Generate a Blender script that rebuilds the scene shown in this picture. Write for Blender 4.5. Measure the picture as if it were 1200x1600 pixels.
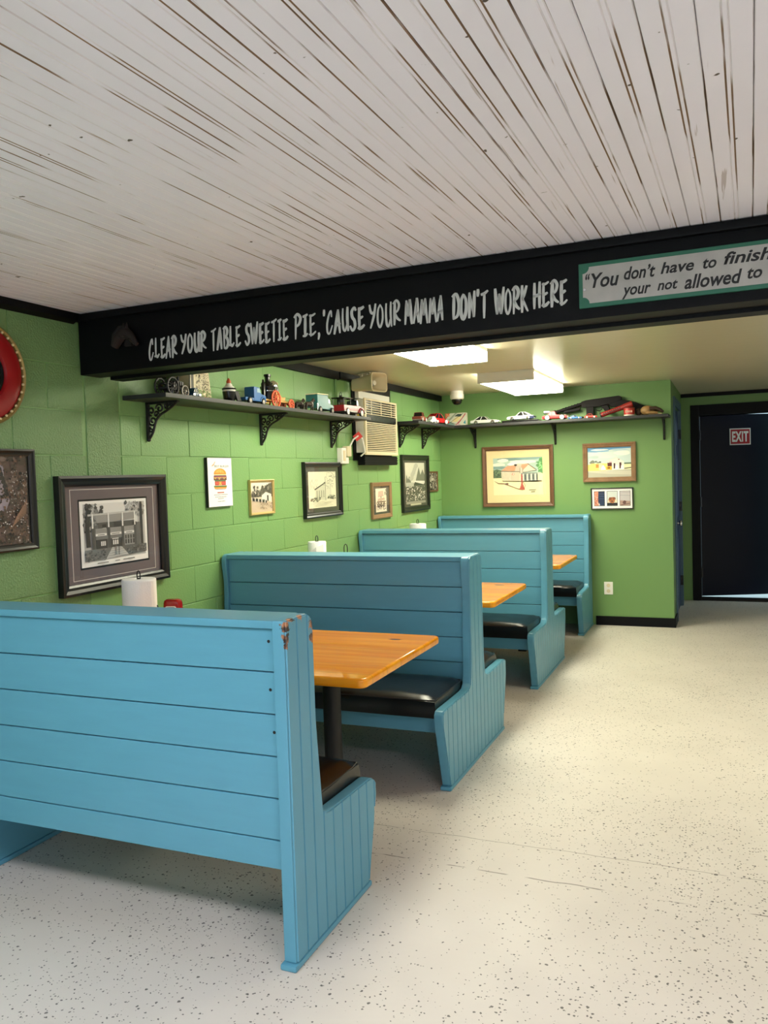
import bpy, bmesh, math, random
from mathutils import Vector, Matrix
random.seed(7)
PI = math.pi
for o in list(bpy.data.objects): bpy.data.objects.remove(o, do_unlink=True)
SC = bpy.context.scene
COL = SC.collection

# ------------------------------------------------------------------ camera
F_PX, YAW, PITCH, ROLL = 1286.2, 0.3984, -0.0434, -0.0324
CAM = Vector((2.7557, 0.0, 1.5059))
fw = Vector((-math.sin(YAW)*math.cos(PITCH), math.cos(YAW)*math.cos(PITCH), math.sin(PITCH)))
rt = Vector((math.cos(YAW), math.sin(YAW), 0)); up = rt.cross(fw)
cr, sr = math.cos(ROLL), math.sin(ROLL)
rt, up = cr*rt + sr*up, -sr*rt + cr*up
cd = bpy.data.cameras.new('camera'); cam = bpy.data.objects.new('camera', cd); COL.objects.link(cam)
cd.sensor_fit = 'VERTICAL'; cd.sensor_height = 36.0; cd.sensor_width = 27.0
cd.lens = F_PX/1600*36.0; cd.clip_start = 0.05; cd.clip_end = 200
cam.matrix_world = Matrix(((rt.x, up.x, -fw.x, CAM.x), (rt.y, up.y, -fw.y, CAM.y), (rt.z, up.z, -fw.z, CAM.z), (0, 0, 0, 1)))
SC.camera = cam

# ------------------------------------------------------------------ world, daylight, exposure
w = bpy.data.worlds.new('sky'); SC.world = w; w.use_nodes = True
w.node_tree.nodes['Background'].inputs[0].default_value = (0.62, 0.88, 1.0, 1)
w.node_tree.nodes['Background'].inputs[1].default_value = 1.9
def area(name, loc, rot, sx, sy, power, color):
    d = bpy.data.lights.new(name, 'AREA'); d.shape = 'RECTANGLE'; d.size = sx; d.size_y = sy
    d.energy = power; d.color = color
    o = bpy.data.objects.new(name, d); COL.objects.link(o); o.location = loc; o.rotation_euler = rot
    return o
# added area lamps for daylight from two unseen guessed shop windows behind the camera
DAY = (0.78, 0.88, 1.0)
area('window_daylight_1', (1.55, -2.60, 1.35), (PI/2, 0, 0), 1.4, 1.2, 15, DAY)
area('window_daylight_2', (3.45, -2.60, 1.35), (PI/2, 0, 0), 1.4, 1.2, 15, DAY)
E_NEAR, E_FAR = 25.5, 27.0
C_NEAR, C_FAR = (1.0, 0.96, 1.03), (1.0, 0.97, 0.75)
vs = SC.view_settings
vs.view_transform = 'Standard'; vs.look = 'None'; vs.gamma = 1.0; vs.exposure = 0.03; vs.use_curve_mapping = False

# ------------------------------------------------------------------ materials
def srgb(r, g, b):
    f = lambda c: (c/255/12.92) if c/255 <= 0.04045 else ((c/255+0.055)/1.055)**2.4
    return (f(r), f(g), f(b))
MATS = {}
def mat(name, rgb=None, rough=0.5, metal=0.0, bump=None, vary=0.0, vscale=6.0, emit=None, estr=0.0, coat=0.0, stretch=None, spec=0.5):
    if name in MATS: return MATS[name]
    m = bpy.data.materials.new(name); m.use_nodes = True; nt = m.node_tree; N = nt.nodes; K = nt.links
    b = N['Principled BSDF']; c = srgb(*rgb) if rgb else (0.5, 0.5, 0.5)
    b.inputs['Base Color'].default_value = (*c, 1); b.inputs['Roughness'].default_value = rough
    b.inputs['Metallic'].default_value = metal; b.inputs['Coat Weight'].default_value = coat
    b.inputs['Specular IOR Level'].default_value = spec
    tc = None
    if vary or bump:
        tc = N.new('ShaderNodeTexCoord'); mp = N.new('ShaderNodeMapping'); K.new(tc.outputs['Object'], mp.inputs[0])
        if stretch: mp.inputs['Scale'].default_value = stretch
    if vary:
        n = N.new('ShaderNodeTexNoise'); n.inputs['Scale'].default_value = vscale; n.inputs['Detail'].default_value = 5
        K.new(mp.outputs[0], n.inputs['Vector'])
        mx = N.new('ShaderNodeMix'); mx.data_type = 'RGBA'
        mx.inputs[6].default_value = (*[x*(1-vary) for x in c], 1); mx.inputs[7].default_value = (*[min(1, x*(1+vary)) for x in c], 1)
        K.new(n.outputs[0], mx.inputs[0]); K.new(mx.outputs[2], b.inputs['Base Color'])
    if bump:
        n2 = N.new('ShaderNodeTexNoise'); n2.inputs['Scale'].default_value = bump[0]; n2.inputs['Detail'].default_value = 4
        K.new(mp.outputs[0], n2.inputs['Vector'])
        bp = N.new('ShaderNodeBump'); bp.inputs['Strength'].default_value = bump[1]; bp.inputs['Distance'].default_value = bump[2] if len(bump) > 2 else 0.004
        K.new(n2.outputs[0], bp.inputs['Height']); K.new(bp.outputs[0], b.inputs['Normal'])
    if emit:
        b.inputs['Emission Color'].default_value = (*emit, 1); b.inputs['Emission Strength'].default_value = estr
    MATS[name] = m
    return m
class NB:
    """tiny node-graph helper"""
    def __init__(s, m): s.nt = m.node_tree; s.N = s.nt.nodes; s.K = s.nt.links
    def n(s, t, **kw):
        o = s.N.new(t)
        for k, v in kw.items(): setattr(o, k, v)
        return o
    def val(s, sock, v):
        if hasattr(v, 'default_value') or hasattr(v, 'is_output'): s.K.new(v, sock)
        else: sock.default_value = v
    def math(s, op, a, b=None, c=None, clamp=False):
        o = s.n('ShaderNodeMath', operation=op, use_clamp=clamp)
        s.val(o.inputs[0], a)
        if b is not None: s.val(o.inputs[1], b)
        if c is not None: s.val(o.inputs[2], c)
        return o.outputs[0]
    def mix(s, f, a, b):
        o = s.n('ShaderNodeMix', data_type='RGBA'); s.val(o.inputs[0], f)
        for i, v in ((6, a), (7, b)):
            if isinstance(v, tuple): o.inputs[i].default_value = (*v[:3], 1)
            else: s.K.new(v, o.inputs[i])
        return o.outputs[2]
    def noise(s, vec, scale, detail=3, out=0):
        o = s.n('ShaderNodeTexNoise'); o.inputs['Scale'].default_value = scale; o.inputs['Detail'].default_value = detail
        s.K.new(vec, o.inputs['Vector']); return o.outputs[out]
    def smooth(s, x, lo, hi):
        o = s.n('ShaderNodeMapRange', interpolation_type='SMOOTHSTEP'); s.K.new(x, o.inputs[0])
        o.inputs[1].default_value = lo; o.inputs[2].default_value = hi; return o.outputs[0]
def newmat(name):
    m = bpy.data.materials.new(name); m.use_nodes = True; MATS[name] = m
    return m, NB(m), m.node_tree.nodes['Principled BSDF']

def floor_material():
    m, g, b = newmat('painted_concrete')
    tc = g.n('ShaderNodeTexCoord'); V = tc.outputs['Object']
    sep = g.n('ShaderNodeSeparateXYZ'); g.K.new(V, sep.inputs[0])
    base = g.mix(g.noise(V, 2.2, 6), srgb(196, 189, 180), srgb(216, 209, 200))
    wob = g.n('ShaderNodeVectorMath', operation='MULTIPLY_ADD'); nz = g.n('ShaderNodeTexNoise'); nz.inputs['Scale'].default_value = 90
    g.K.new(V, nz.inputs['Vector']); g.K.new(nz.outputs['Color'], wob.inputs[0]); wob.inputs[1].default_value = (.011, .011, .0); g.K.new(V, wob.inputs[2])
    dens = g.noise(V, 1.3, 4)
    mask = None
    for sc, size, lo, hi in ((48, .19, .22, .80), (92, .27, .15, .85), (20, .11, .50, 1.3)):
        v = g.n('ShaderNodeTexVoronoi'); v.inputs['Scale'].default_value = sc; g.K.new(wob.outputs[0], v.inputs['Vector'])
        sp = g.n('ShaderNodeSeparateColor'); g.K.new(v.outputs['Color'], sp.inputs[0])
        rad = g.math('MULTIPLY_ADD', sp.outputs[0], size, .05)
        inside = g.math('LESS_THAN', v.outputs['Distance'], rad)
        keep = g.math('LESS_THAN', sp.outputs[1], g.smooth(dens, lo, hi))
        k = g.math('MULTIPLY', inside, keep)
        mask = k if mask is None else g.math('MAXIMUM', mask, k)
    col = g.mix(g.math('MULTIPLY', mask, .86), base, srgb(52, 47, 46))
    # saw-cut trench that runs across the room: one hairline joint, one broken one
    wv = g.noise(V, 3.0, 5); broken = g.noise(V, 7.0, 3)
    for y0, wd, amp, lo, hi in ((3.18, .0022, .05, .30, .42), (2.93, .0042, .06, .46, .56)):
        d = g.math('ABSOLUTE', g.math('SUBTRACT', sep.outputs[1], g.math('MULTIPLY_ADD', wv, amp, y0-.5*amp+.02)))
        line = g.math('SUBTRACT', 1.0, g.smooth(d, wd*.5, wd))
        line = g.math('MULTIPLY', line, g.smooth(broken, lo, hi))
        col = g.mix(g.math('MULTIPLY', line, .75), col, srgb(84, 74, 66))
    g.K.new(col, b.inputs['Base Color'])
    g.K.new(g.math('MULTIPLY_ADD', g.noise(V, 5, 4), .25, .36), b.inputs['Roughness'])
    bp = g.n('ShaderNodeBump'); bp.inputs['Strength'].default_value = .25; bp.inputs['Distance'].default_value = .002
    g.K.new(g.noise(V, 60, 3), bp.inputs['Height']); g.K.new(bp.outputs[0], b.inputs['Normal'])
    return m
def groove_material():
    m, g, b = newmat('worn_bead_groove')
    tc = g.n('ShaderNodeTexCoord'); oi = g.n('ShaderNodeObjectInfo')
    mp = g.n('ShaderNodeMapping'); mp.inputs['Scale'].default_value = (30, 1.3, 1)
    ad = g.n('ShaderNodeVectorMath', operation='ADD'); cmb = g.n('ShaderNodeCombineXYZ')
    g.K.new(g.math('MULTIPLY', oi.outputs['Random'], 60), cmb.inputs[1]); g.K.new(g.math('MULTIPLY', oi.outputs['Random'], 31), cmb.inputs[0])
    g.K.new(tc.outputs['Object'], mp.inputs[0]); g.K.new(mp.outputs[0], ad.inputs[0]); g.K.new(cmb.outputs[0], ad.inputs[1])
    V = ad.outputs[0]
    f = g.smooth(g.noise(V, 1.1, 5), .50, .57)
    br = g.mix(g.noise(V, 3, 4), srgb(74, 58, 50), srgb(164, 128, 96))
    g.K.new(g.mix(f, srgb(230, 224, 230), br), b.inputs['Base Color']); b.inputs['Roughness'].default_value = .8
    return m
def board_material():
    m, g, b = newmat('white_beadboard_paint')
    tc = g.n('ShaderNodeTexCoord'); geo = g.n('ShaderNodeNewGeometry'); P = geo.outputs['Position']
    col = g.mix(g.noise(P, 1.7, 5), srgb(230, 224, 236), srgb(244, 239, 249))
    mp = g.n('ShaderNodeMapping'); mp.inputs['Scale'].default_value = (60, 2.2, 1); g.K.new(P, mp.inputs[0])
    chip = g.smooth(g.noise(mp.outputs[0], 1.0, 4), .69, .73)
    col = g.mix(g.math('MULTIPLY', chip, .5), col, srgb(140, 112, 92))
    sp = g.smooth(g.noise(P, 26, 2), .755, .78)
    col = g.mix(sp, col, srgb(80, 66, 60))
    g.K.new(col, b.inputs['Base Color']); b.inputs['Roughness'].default_value = .55
    return m
def wood_material(name, c0, c1, knot, rough, coat, axis=0):
    m, g, b = newmat(name)
    tc = g.n('ShaderNodeTexCoord'); mp = g.n('ShaderNodeMapping'); s = [14, 14, 14]; s[axis] = 1.2
    mp.inputs['Scale'].default_value = s; g.K.new(tc.outputs['Object'], mp.inputs[0])
    n = g.noise(mp.outputs[0], 1.6, 6); st = g.smooth(n, .3, .7)
    col = g.mix(st, srgb(*c0), srgb(*c1))
    sep = g.n('ShaderNodeSeparateXYZ'); g.K.new(tc.outputs['Object'], sep.inputs[0])
    across = sep.outputs[1 - axis]
    pl = g.math('FLOOR', g.math('DIVIDE', across, .145)); wn = g.n('ShaderNodeTexWhiteNoise', noise_dimensions='1D'); g.K.new(pl, wn.inputs['W'])
    col = g.mix(g.math('MULTIPLY', wn.outputs[0], .35), col, srgb(*[int(c*.78) for c in c0]))
    fr = g.math('FRACT', g.math('DIVIDE', across, .145)); ln = g.math('LESS_THAN', g.math('ABSOLUTE', g.math('SUBTRACT', fr, .5)), .012)
    col = g.mix(g.math('MULTIPLY', ln, .45), col, srgb(*knot))
    if knot:
        mk = g.n('ShaderNodeMapping'); k = [5.2, 5.2, 1]; k[axis] = 2.6; mk.inputs['Scale'].default_value = k; g.K.new(tc.outputs['Object'], mk.inputs[0])
        v = g.n('ShaderNodeTexVoronoi'); v.inputs['Scale'].default_value = 1.0; g.K.new(mk.outputs[0], v.inputs['Vector'])
        ring = g.math('SUBTRACT', 1.0, g.smooth(v.outputs['Distance'], .05, .12))
        sp = g.n('ShaderNodeSeparateColor'); g.K.new(v.outputs['Color'], sp.inputs[0])
        col = g.mix(g.math('MULTIPLY', ring, g.math('MULTIPLY', g.math('LESS_THAN', sp.outputs[0], .55), .85)), col, srgb(*knot))
    g.K.new(col, b.inputs['Base Color']); b.inputs['Roughness'].default_value = rough; b.inputs['Specular IOR Level'].default_value = .45; b.inputs['Coat Weight'].default_value = coat; b.inputs['Coat Roughness'].default_value = .06
    return m
def print_material():
    m, g, b = newmat('printed_paper')
    a = g.n('ShaderNodeVertexColor', layer_name='ink'); g.K.new(a.outputs[0], b.inputs['Base Color']); b.inputs['Roughness'].default_value = .7
    return m
def glass_material(name, tint=(1, 1, 1), gloss=.06):
    m = bpy.data.materials.new(name); m.use_nodes = True; MATS[name] = m; g = NB(m)
    for n in list(g.N): g.N.remove(n)
    out = g.n('ShaderNodeOutputMaterial'); t = g.n('ShaderNodeBsdfTransparent'); t.inputs[0].default_value = (*tint, 1)
    gl = g.n('ShaderNodeBsdfGlossy'); gl.inputs['Roughness'].default_value = .02
    fr = g.n('ShaderNodeFresnel'); fr.inputs[0].default_value = 1.45
    mx = g.n('ShaderNodeMixShader'); geo = g.n('ShaderNodeNewGeometry'); fac = g.math('MULTIPLY', fr.outputs[0], g.math('SUBTRACT', 1.0, geo.outputs['Backfacing'])); g.K.new(fac, mx.inputs[0]); g.K.new(t.outputs[0], mx.inputs[1]); g.K.new(gl.outputs[0], mx.inputs[2])
    g.K.new(mx.outputs[0], out.inputs[0]); return m
def chipped_material(name, rgb, pts):
    """bench paint with bare wood where the paint is knocked off around the given local points"""
    m, g, b = newmat(name)
    tc = g.n('ShaderNodeTexCoord'); V = tc.outputs['Object']; c = srgb(*rgb)
    col = g.mix(g.noise(V, 5, 5), tuple(x*.93 for x in c), tuple(min(1, x*1.07) for x in c))
    for p, r in pts:
        d = g.n('ShaderNodeVectorMath', operation='DISTANCE'); g.K.new(V, d.inputs[0]); d.inputs[1].default_value = p
        q = g.math('MULTIPLY_ADD', g.math('SUBTRACT', g.noise(V, 55, 4), .5), r*3.2, d.outputs['Value'])
        bare = g.math('LESS_THAN', q, r)
        wood = g.mix(g.smooth(g.noise(V, 24, 3), .42, .56), srgb(52, 40, 36), srgb(178, 122, 88))
        col = g.mix(bare, col, wood)
    g.K.new(col, b.inputs['Base Color']); b.inputs['Roughness'].default_value = .42
    return m

PAINT = (88, 151, 176)
M_floor = floor_material(); M_groove = groove_material(); M_board = board_material(); M_print = print_material()
M_glass = glass_material('picture_glass'); M_pane = glass_material('window_glass')
M_block = mat('green_block_paint', (122, 165, 101), .42, bump=(90, .4, .005), vary=.06, vscale=3)
M_rough = mat('green_rough_block_paint', (114, 150, 96), .40, bump=(110, .75, .008), vary=.08, vscale=4)
M_green = mat('green_wall_paint', (108, 146, 84), .5, bump=(120, .12, .002), vary=.04, vscale=2)
M_ceil2 = mat('cream_ceiling_paint', (205, 198, 172), .28, bump=(4, .12, .01), vary=.06, vscale=3, stretch=(1, 5, 1))
M_black = mat('black_paint', (9, 9, 12), .5, vary=.2, vscale=5, spec=.15)
M_blackgloss = mat('black_gloss', (12, 12, 14), .25)
M_iron = mat('black_cast_iron', (14, 14, 15), .5, bump=(200, .3, .001))
M_paint = mat('bench_paint', PAINT, .36, bump=(14, .10, .004), vary=.07, vscale=5, stretch=(1, 1, 6))
M_groovepaint = mat('bench_groove_paint', (46, 96, 112), .6)
M_chip = chipped_material('bench_paint_chipped', PAINT, [((1.518, .008, 1.062), .019), ((1.518, .006, 1.03), .016), ((1.518, .006, 1.0), .011), ((1.518, .172, 1.045), .024), ((1.518, .168, 1.0), .014), ((1.518, .05, 1.085), .016), ((1.518, .10, 1.085), .017), ((1.518, .03, 1.085), .015)])
M_vinyl = mat('black_vinyl', (10, 10, 12), .28, bump=(40, .15, .004), vary=.2)
M_pipe = mat('black_vinyl_piping', (30, 30, 34), .35)
M_table = wood_material('varnished_pine', (234, 140, 14), (246, 166, 34), (110, 56, 20), .06, 0.0, 0)
M_white = mat('white_plastic', (232, 230, 222), .4)
M_cream = mat('aged_cream_plastic', (214, 202, 168), .45)
M_grey = mat('grey_metal', (150, 148, 142), .45)
M_chrome = mat('chrome', (215, 215, 218), .15, 1.0)
M_navy = mat('navy_door_paint', (7, 11, 32), .38, vary=.2, vscale=3, spec=.3)
M_bluedoor = mat('blue_door_paint', (30, 54, 100), .4)
M_bluetrim = mat('pale_blue_trim', (70, 98, 122), .5)
M_lens_far = mat('lit_diffuser_warm', (240, 240, 235), .5, emit=C_FAR, estr=E_FAR)
M_lens_near = mat('lit_diffuser_cool', (240, 240, 235), .5, emit=C_NEAR, estr=E_NEAR)
M_wall = mat('plain_off_white_paint', (196, 192, 180), .6)
M_paper = mat('paper_towel', (238, 237, 234), .85, bump=(160, .5, .003))

# ------------------------------------------------------------------ mesh helpers
class MB:
    def __init__(s): s.bm = bmesh.new()
    def face(s, vs):
        try: return s.bm.faces.new(vs)
        except ValueError: return None
    def poly(s, pts):
        return s.face([s.bm.verts.new(p) for p in pts])
    def box(s, x0, x1, y0, y1, z0, z1):
        v = [s.bm.verts.new(p) for p in ((x0,y0,z0),(x1,y0,z0),(x1,y1,z0),(x0,y1,z0),(x0,y0,z1),(x1,y0,z1),(x1,y1,z1),(x0,y1,z1))]
        for f in ((3,2,1,0),(4,5,6,7),(0,1,5,4),(1,2,6,5),(2,3,7,6),(3,0,4,7)): s.face([v[i] for i in f])
        return s
    def prism(s, poly, axis, a0, a1, top=None):
        """poly: 2-D points in the two other axes (x-axis -> (y,z), y-axis -> (x,z), z-axis -> (x,y)); top: another outline at a1"""
        def P(p, a): return {'x': (a, p[0], p[1]), 'y': (p[0], a, p[1]), 'z': (p[0], p[1], a)}[axis]
        A = [s.bm.verts.new(P(p, a0)) for p in poly]; B = [s.bm.verts.new(P(p, a1)) for p in (top or poly)]
        n = len(poly); s.face(A[::-1]); s.face(B)
        for i in range(n): s.face([A[i], A[(i+1) % n], B[(i+1) % n], B[i]])
        return s
    def lathe(s, prof, c=(0,0,0), axis='z', seg=20, caps=True):
        rings = []
        for r, h in prof:
            ring = []
            for k in range(seg):
                a = 2*PI*k/seg; u, v = r*math.cos(a), r*math.sin(a)
                p = {'z': (u, v, h), 'x': (h, u, v), 'y': (u, h, v)}[axis]
                ring.append(s.bm.verts.new((c[0]+p[0], c[1]+p[1], c[2]+p[2])))
            rings.append(ring)
        for a, b in zip(rings, rings[1:]):
            for k in range(seg): s.face([a[k], a[(k+1) % seg], b[(k+1) % seg], b[k]])
        if caps: s.face(rings[0][::-1]); s.face(rings[-1])
        return s
    def tube(s, pts, r, seg=6, closed=False):
        pts = [Vector(p) for p in pts]; n = len(pts); rings = []
        for i, p in enumerate(pts):
            a = pts[(i-1) % n] if (closed or i > 0) else p; b = pts[(i+1) % n] if (closed or i < n-1) else p
            t = (b-a).normalized(); u = t.orthogonal().normalized()
            if rings: u = (rings[-1][1] - t*rings[-1][1].dot(t)).normalized()
            v = t.cross(u); rr = r[i] if isinstance(r, (list, tuple)) else r
            rings.append(([s.bm.verts.new(p + u*rr*math.cos(2*PI*k/seg) + v*rr*math.sin(2*PI*k/seg)) for k in range(seg)], u))
        m = n if closed else n-1
        for i in range(m):
            A, B = rings[i][0], rings[(i+1) % n][0]
            for k in range(seg): s.face([A[k], A[(k+1) % seg], B[(k+1) % seg], B[k]])
        if not closed: s.face(rings[0][0][::-1]); s.face(rings[-1][0])
        return s
    def sphere(s, c, r, seg=12, rings=8, sc=(1,1,1)):
        M = Matrix.Translation(c) @ Matrix.Diagonal((*sc, 1))
        bmesh.ops.create_uvsphere(s.bm, u_segments=seg, v_segments=rings, radius=r, matrix=M); return s
    def mesh(s, name, bevel=0.0, seg=2, smooth=None):
        bm = s.bm
        bmesh.ops.recalc_face_normals(bm, faces=bm.faces[:])
        if bevel:
            es = [e for e in bm.edges if len(e.link_faces) == 2 and e.calc_face_angle(0) > .5]
            bmesh.ops.bevel(bm, geom=es, offset=bevel, segments=seg, profile=.5, affect='EDGES', clamp_overlap=True)
        me = bpy.data.meshes.new(name); bm.to_mesh(me); bm.free()
        if smooth is None: smooth = bevel > 0
        if smooth:
            me.polygons.foreach_set('use_smooth', [True]*len(me.polygons))
            try: me.set_sharp_from_angle(angle=.7)
            except Exception: pass
        return me
    def build(s, name, m, parent=None, bevel=0.0, seg=2, smooth=None, loc=None, rot=None):
        me = s.mesh(name, bevel, seg, smooth); me.materials.append(m)
        o = obj(name, me, parent, loc, rot)
        if bevel and smooth is not False:
            wn_ = o.modifiers.new('weighted_normals', 'WEIGHTED_NORMAL'); wn_.keep_sharp = True
        return o
def obj(name, me, parent=None, loc=None, rot=None):
    o = bpy.data.objects.new(name, me); COL.objects.link(o)
    if parent is not None: o.parent = parent
    if loc is not None: o.location = loc
    if rot is not None: o.rotation_euler = rot
    return o
def tag(o, label=None, cat=None, group=None, kind=None):
    if label: o['label'] = label
    if cat: o['category'] = cat
    if group: o['group'] = group
    if kind: o['kind'] = kind
    return o
def thing(name, label, cat, loc=(0,0,0), rotz=0.0, group=None, rot=None):
    o = bpy.data.objects.new(name, None); COL.objects.link(o); o.empty_display_size = .05
    o.location = loc; o.rotation_euler = rot if rot else (0, 0, rotz)
    return tag(o, label, cat, group)
def struct(o, label=None, cat=None): return tag(o, label, cat, kind='structure')
def dup(root, loc=None, rotz=None, label=None):
    def cp(o, par):
        c = o.copy(); COL.objects.link(c); c.parent = par
        for ch in list(o.children): cp(ch, c)
        return c
    r = cp(root, None)
    if loc is not None: r.location = loc
    if rotz is not None: r.rotation_euler = (0, 0, rotz)
    if label: r['label'] = label
    return r

# ------------------------------------------------------------------ the room
L, D, D2, RX, H2, HN = 1.514, 8.105, 9.83, 2.262, 2.312, 2.29
SK = 0.022                              # beam and ceiling boards stand 1.3 degrees off the wall
XR, YF = 4.6, -2.6
fl = MB().box(-.16, XR+.1, YF-.1, D2+.13, -.1, 0).build('floor', M_floor); struct(fl, 'cream painted concrete floor with dark specks and a saw cut', 'floor')
gp = MB().box(-6, 12, D2+.13, 30, -.12, -.02).build('pavement', mat('pale_concrete', (200, 200, 196), .9, vary=.1)); struct(gp, 'pale pavement outside the exit door', 'pavement')

# left wall of painted concrete blocks
wl = MB().box(-.16, -.0035, YF, D+.1, 0, H2+.05).build('wall_left', M_block); struct(wl, 'green painted concrete block wall on the left', 'wall')
BH, BL, J = .2025, .4064, .005
mesh_cache = {}
def block(y0, y1, z0, z1, rough):
    key = (round(y1-y0, 3), round(z1-z0, 3), rough)
    if key not in mesh_cache:
        jv = .0045 if rough else .0018; me = MB().box(-.012, 0, jv/2, y1-y0-jv/2, J/2, z1-z0-J/2).mesh('concrete_block', .0022, 1); me.materials.append(M_rough if rough else M_block)
        mesh_cache[key] = me
    obj('concrete_block', mesh_cache[key], wl, (random.uniform(-.0008, .0008), y0, z0))
k = 0; z = 1.242 - 6*BH - .027
course = -6
while z < H2 - .02:
    z0 = max(0, 1.242 + course*BH); z1 = min(H2, 1.242 + (course+1)*BH)
    if z1 - z0 > .03:
        off = 3.80 if course % 2 == 0 else 3.595
        y = off - 6*BL
        while y < D - .01:
            ya, yb = max(y, 1.55), min(y+BL, D)
            if z0 > .5 and 1.2 < z1:                      # the smooth pier under the beam interrupts the bond
                for (a, b2) in ((ya, min(yb, 3.005)), (max(ya, 3.245), yb)):
                    if b2 - a > .02: block(a, b2, z0, z1, b2 < 3.1)
            elif yb - ya > .02: block(ya, yb, z0, z1, yb < 3.1)
            y += BL
    course += 1; z = 1.242 + course*BH
MB().box(-.012, .002, 3.012, 3.236, 1.04, 2.30).build('pier', M_rough, wl, .004)

wb = MB().box(-.16, RX, D, D+.12, 0, H2+.05).build('wall_back', M_green); struct(wb, 'smooth green painted wall at the back of the booths', 'wall')
YD0, YD1, ZD = 8.50, 9.42, 2.10
rm = MB(); rm.box(RX-.12, RX, D+.12, YD0, 0, H2+.05); rm.box(RX-.12, RX, YD1, D2, 0, H2+.05); rm.box(RX-.12, RX, YD0, YD1, ZD, H2+.05)
wr = rm.build('wall_return', M_green); struct(wr, 'green side wall around the blue closet door', 'wall')
XD0, XD1, ZX = 2.45, 3.36, 2.06
em = MB(); em.box(RX-.12, XD0, D2, D2+.12, 0, H2+.05); em.box(XD1, XR+.1, D2, D2+.12, 0, H2+.05); em.box(XD0, XD1, D2, D2+.12, ZX, H2+.05)
we = em.build('wall_exit', M_green); struct(we, 'dark green wall around the exit door', 'wall')
rw = MB().box(XR, XR+.1, YF, D2, 0, H2+.05)
wg = rw.build('wall_right', M_wall); struct(wg, 'plain wall on the right side of the room', 'wall')
fm = MB(); WIN = ((.8, 2.3), (2.7, 4.2)); WZ = (.7, 2.0)  # unseen windows, put in to bring daylight from the front
xs = [-.16, .8, 2.3, 2.7, 4.2, XR+.1]
for a, b in ((0, 1), (2, 3), (4, 5)): fm.box(xs[a], xs[b], YF-.12, YF, 0, HN+.1)
for a, b in WIN: fm.box(a, b, YF-.12, YF, 0, WZ[0]); fm.box(a, b, YF-.12, YF, WZ[1], HN+.1)
wf = fm.build('wall_front', M_wall); struct(wf, 'street side wall with two shop windows', 'wall')
for i, (a, b) in enumerate(WIN):
    t = .05; wm = MB()
    wm.box(a, a+t, YF-.1, YF-.02, *WZ); wm.box(b-t, b, YF-.1, YF-.02, *WZ); wm.box(a+t, b-t, YF-.1, YF-.02, WZ[0], WZ[0]+t); wm.box(a+t, b-t, YF-.1, YF-.02, WZ[1]-t, WZ[1])
    o = wm.build('window_%d' % (i+1), M_black); struct(o, 'shop window in the street wall, %s of two' % ('left' if i else 'right'), 'window')
    MB().box(a+t, b-t, YF-.032, YF-.028, WZ[0]+t, WZ[1]-t).build('pane', M_pane, o)

# ceilings
cb = MB().box(-.16, XR+.1, YF-.12, 3.0, HN+.012, HN+.08).build('ceiling', M_black); struct(cb, 'white painted beadboard ceiling with worn grooves', 'ceiling')
def bead_board(w_, l_):
    """one tongue-and-groove board: eased edges and a double bead down the middle; grooves carry their own worn paint"""
    h = .012; g = .0018
    c = w_/2
    prof = [(0, h), (0, .003), (.0018, .0), (c-.0075, 0, ), (c-.0055, g), (c-.0035, 0), (c+.0035, 0), (c+.0055, g), (c+.0075, 0), (w_-.0018, 0), (w_, .003), (w_, h)]
    bm = bmesh.new(); A = [bm.verts.new((p[0], 0, p[1])) for p in prof]; B = [bm.verts.new((p[0], l_, p[1])) for p in prof]
    for i in range(len(prof)):
        f = bm.faces.new([A[i], A[(i+1) % len(prof)], B[(i+1) % len(prof)], B[i]])
        f.material_index = 1 if i in (0, 1, 3, 4, 6, 7, 9, 10) else 0
    bm.faces.new(A); bm.faces.new(B)
    bmesh.ops.recalc_face_normals(bm, faces=bm.faces[:])
    me = bpy.data.meshes.new('ceiling_board'); bm.to_mesh(me); bm.free(); me.materials.append(M_board); me.materials.append(M_groove); return me
BW = .0935
bd = bead_board(BW-.0012, 5.66)
ang = math.atan(SK)
for i in range(52):
    xb = .03 + i*BW                      # where the board meets the beam
    if xb > XR: break
    yb = 2.985 - SK*xb
    o = obj('ceiling_board', bd, cb, (xb - math.sin(ang)*5.66, yb - math.cos(ang)*5.66, HN + random.uniform(0, .0012)), (0, 0, -ang))
cf = MB().box(-.16, XR+.1, 3.0, D2+.12, H2, H2+.08).build('ceiling_far', M_ceil2); struct(cf, 'glossy cream ceiling over the booths', 'ceiling')

# black beam with lettering
def beam_y(x): return 2.99 - SK*x
def slab(mb, x0, x1, dy0, dy1, z0a, z0b, z1):
    """a bar along the skewed beam line; bottom height z0a at x0, z0b at x1"""
    P = lambda x, dy, z: (x, beam_y(x)+dy, z)
    v = [mb.bm.verts.new(p) for p in (P(x0,dy0,z0a), P(x1,dy0,z0b), P(x1,dy1,z0b), P(x0,dy1,z0a), P(x0,dy0,z1), P(x1,dy0,z1), P(x1,dy1,z1), P(x0,dy1,z1))]
    for f in ((3,2,1,0),(4,5,6,7),(0,1,5,4),(1,2,6,5),(2,3,7,6),(3,0,4,7)): mb.face([v[i] for i in f])
    return mb
ZB0, ZB1 = 2.016, 2.040
beam = slab(MB(), 0.0, XR, 0, .13, ZB0, ZB1, HN+.05).build('trim_beam', M_black, bevel=.003); struct(beam, 'black painted ceiling beam with white hand lettering', 'beam')
slab(MB(), 0.06, XR, .1302, .22, ZB0-.014, ZB1-.014, H2+.02).build('rear_board', M_black, beam, .002)
slab(MB(), 0.0, XR, -.028, -.0005, HN-.034, HN-.030, HN-.001).build('moulding', M_black, beam, .006)
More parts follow.
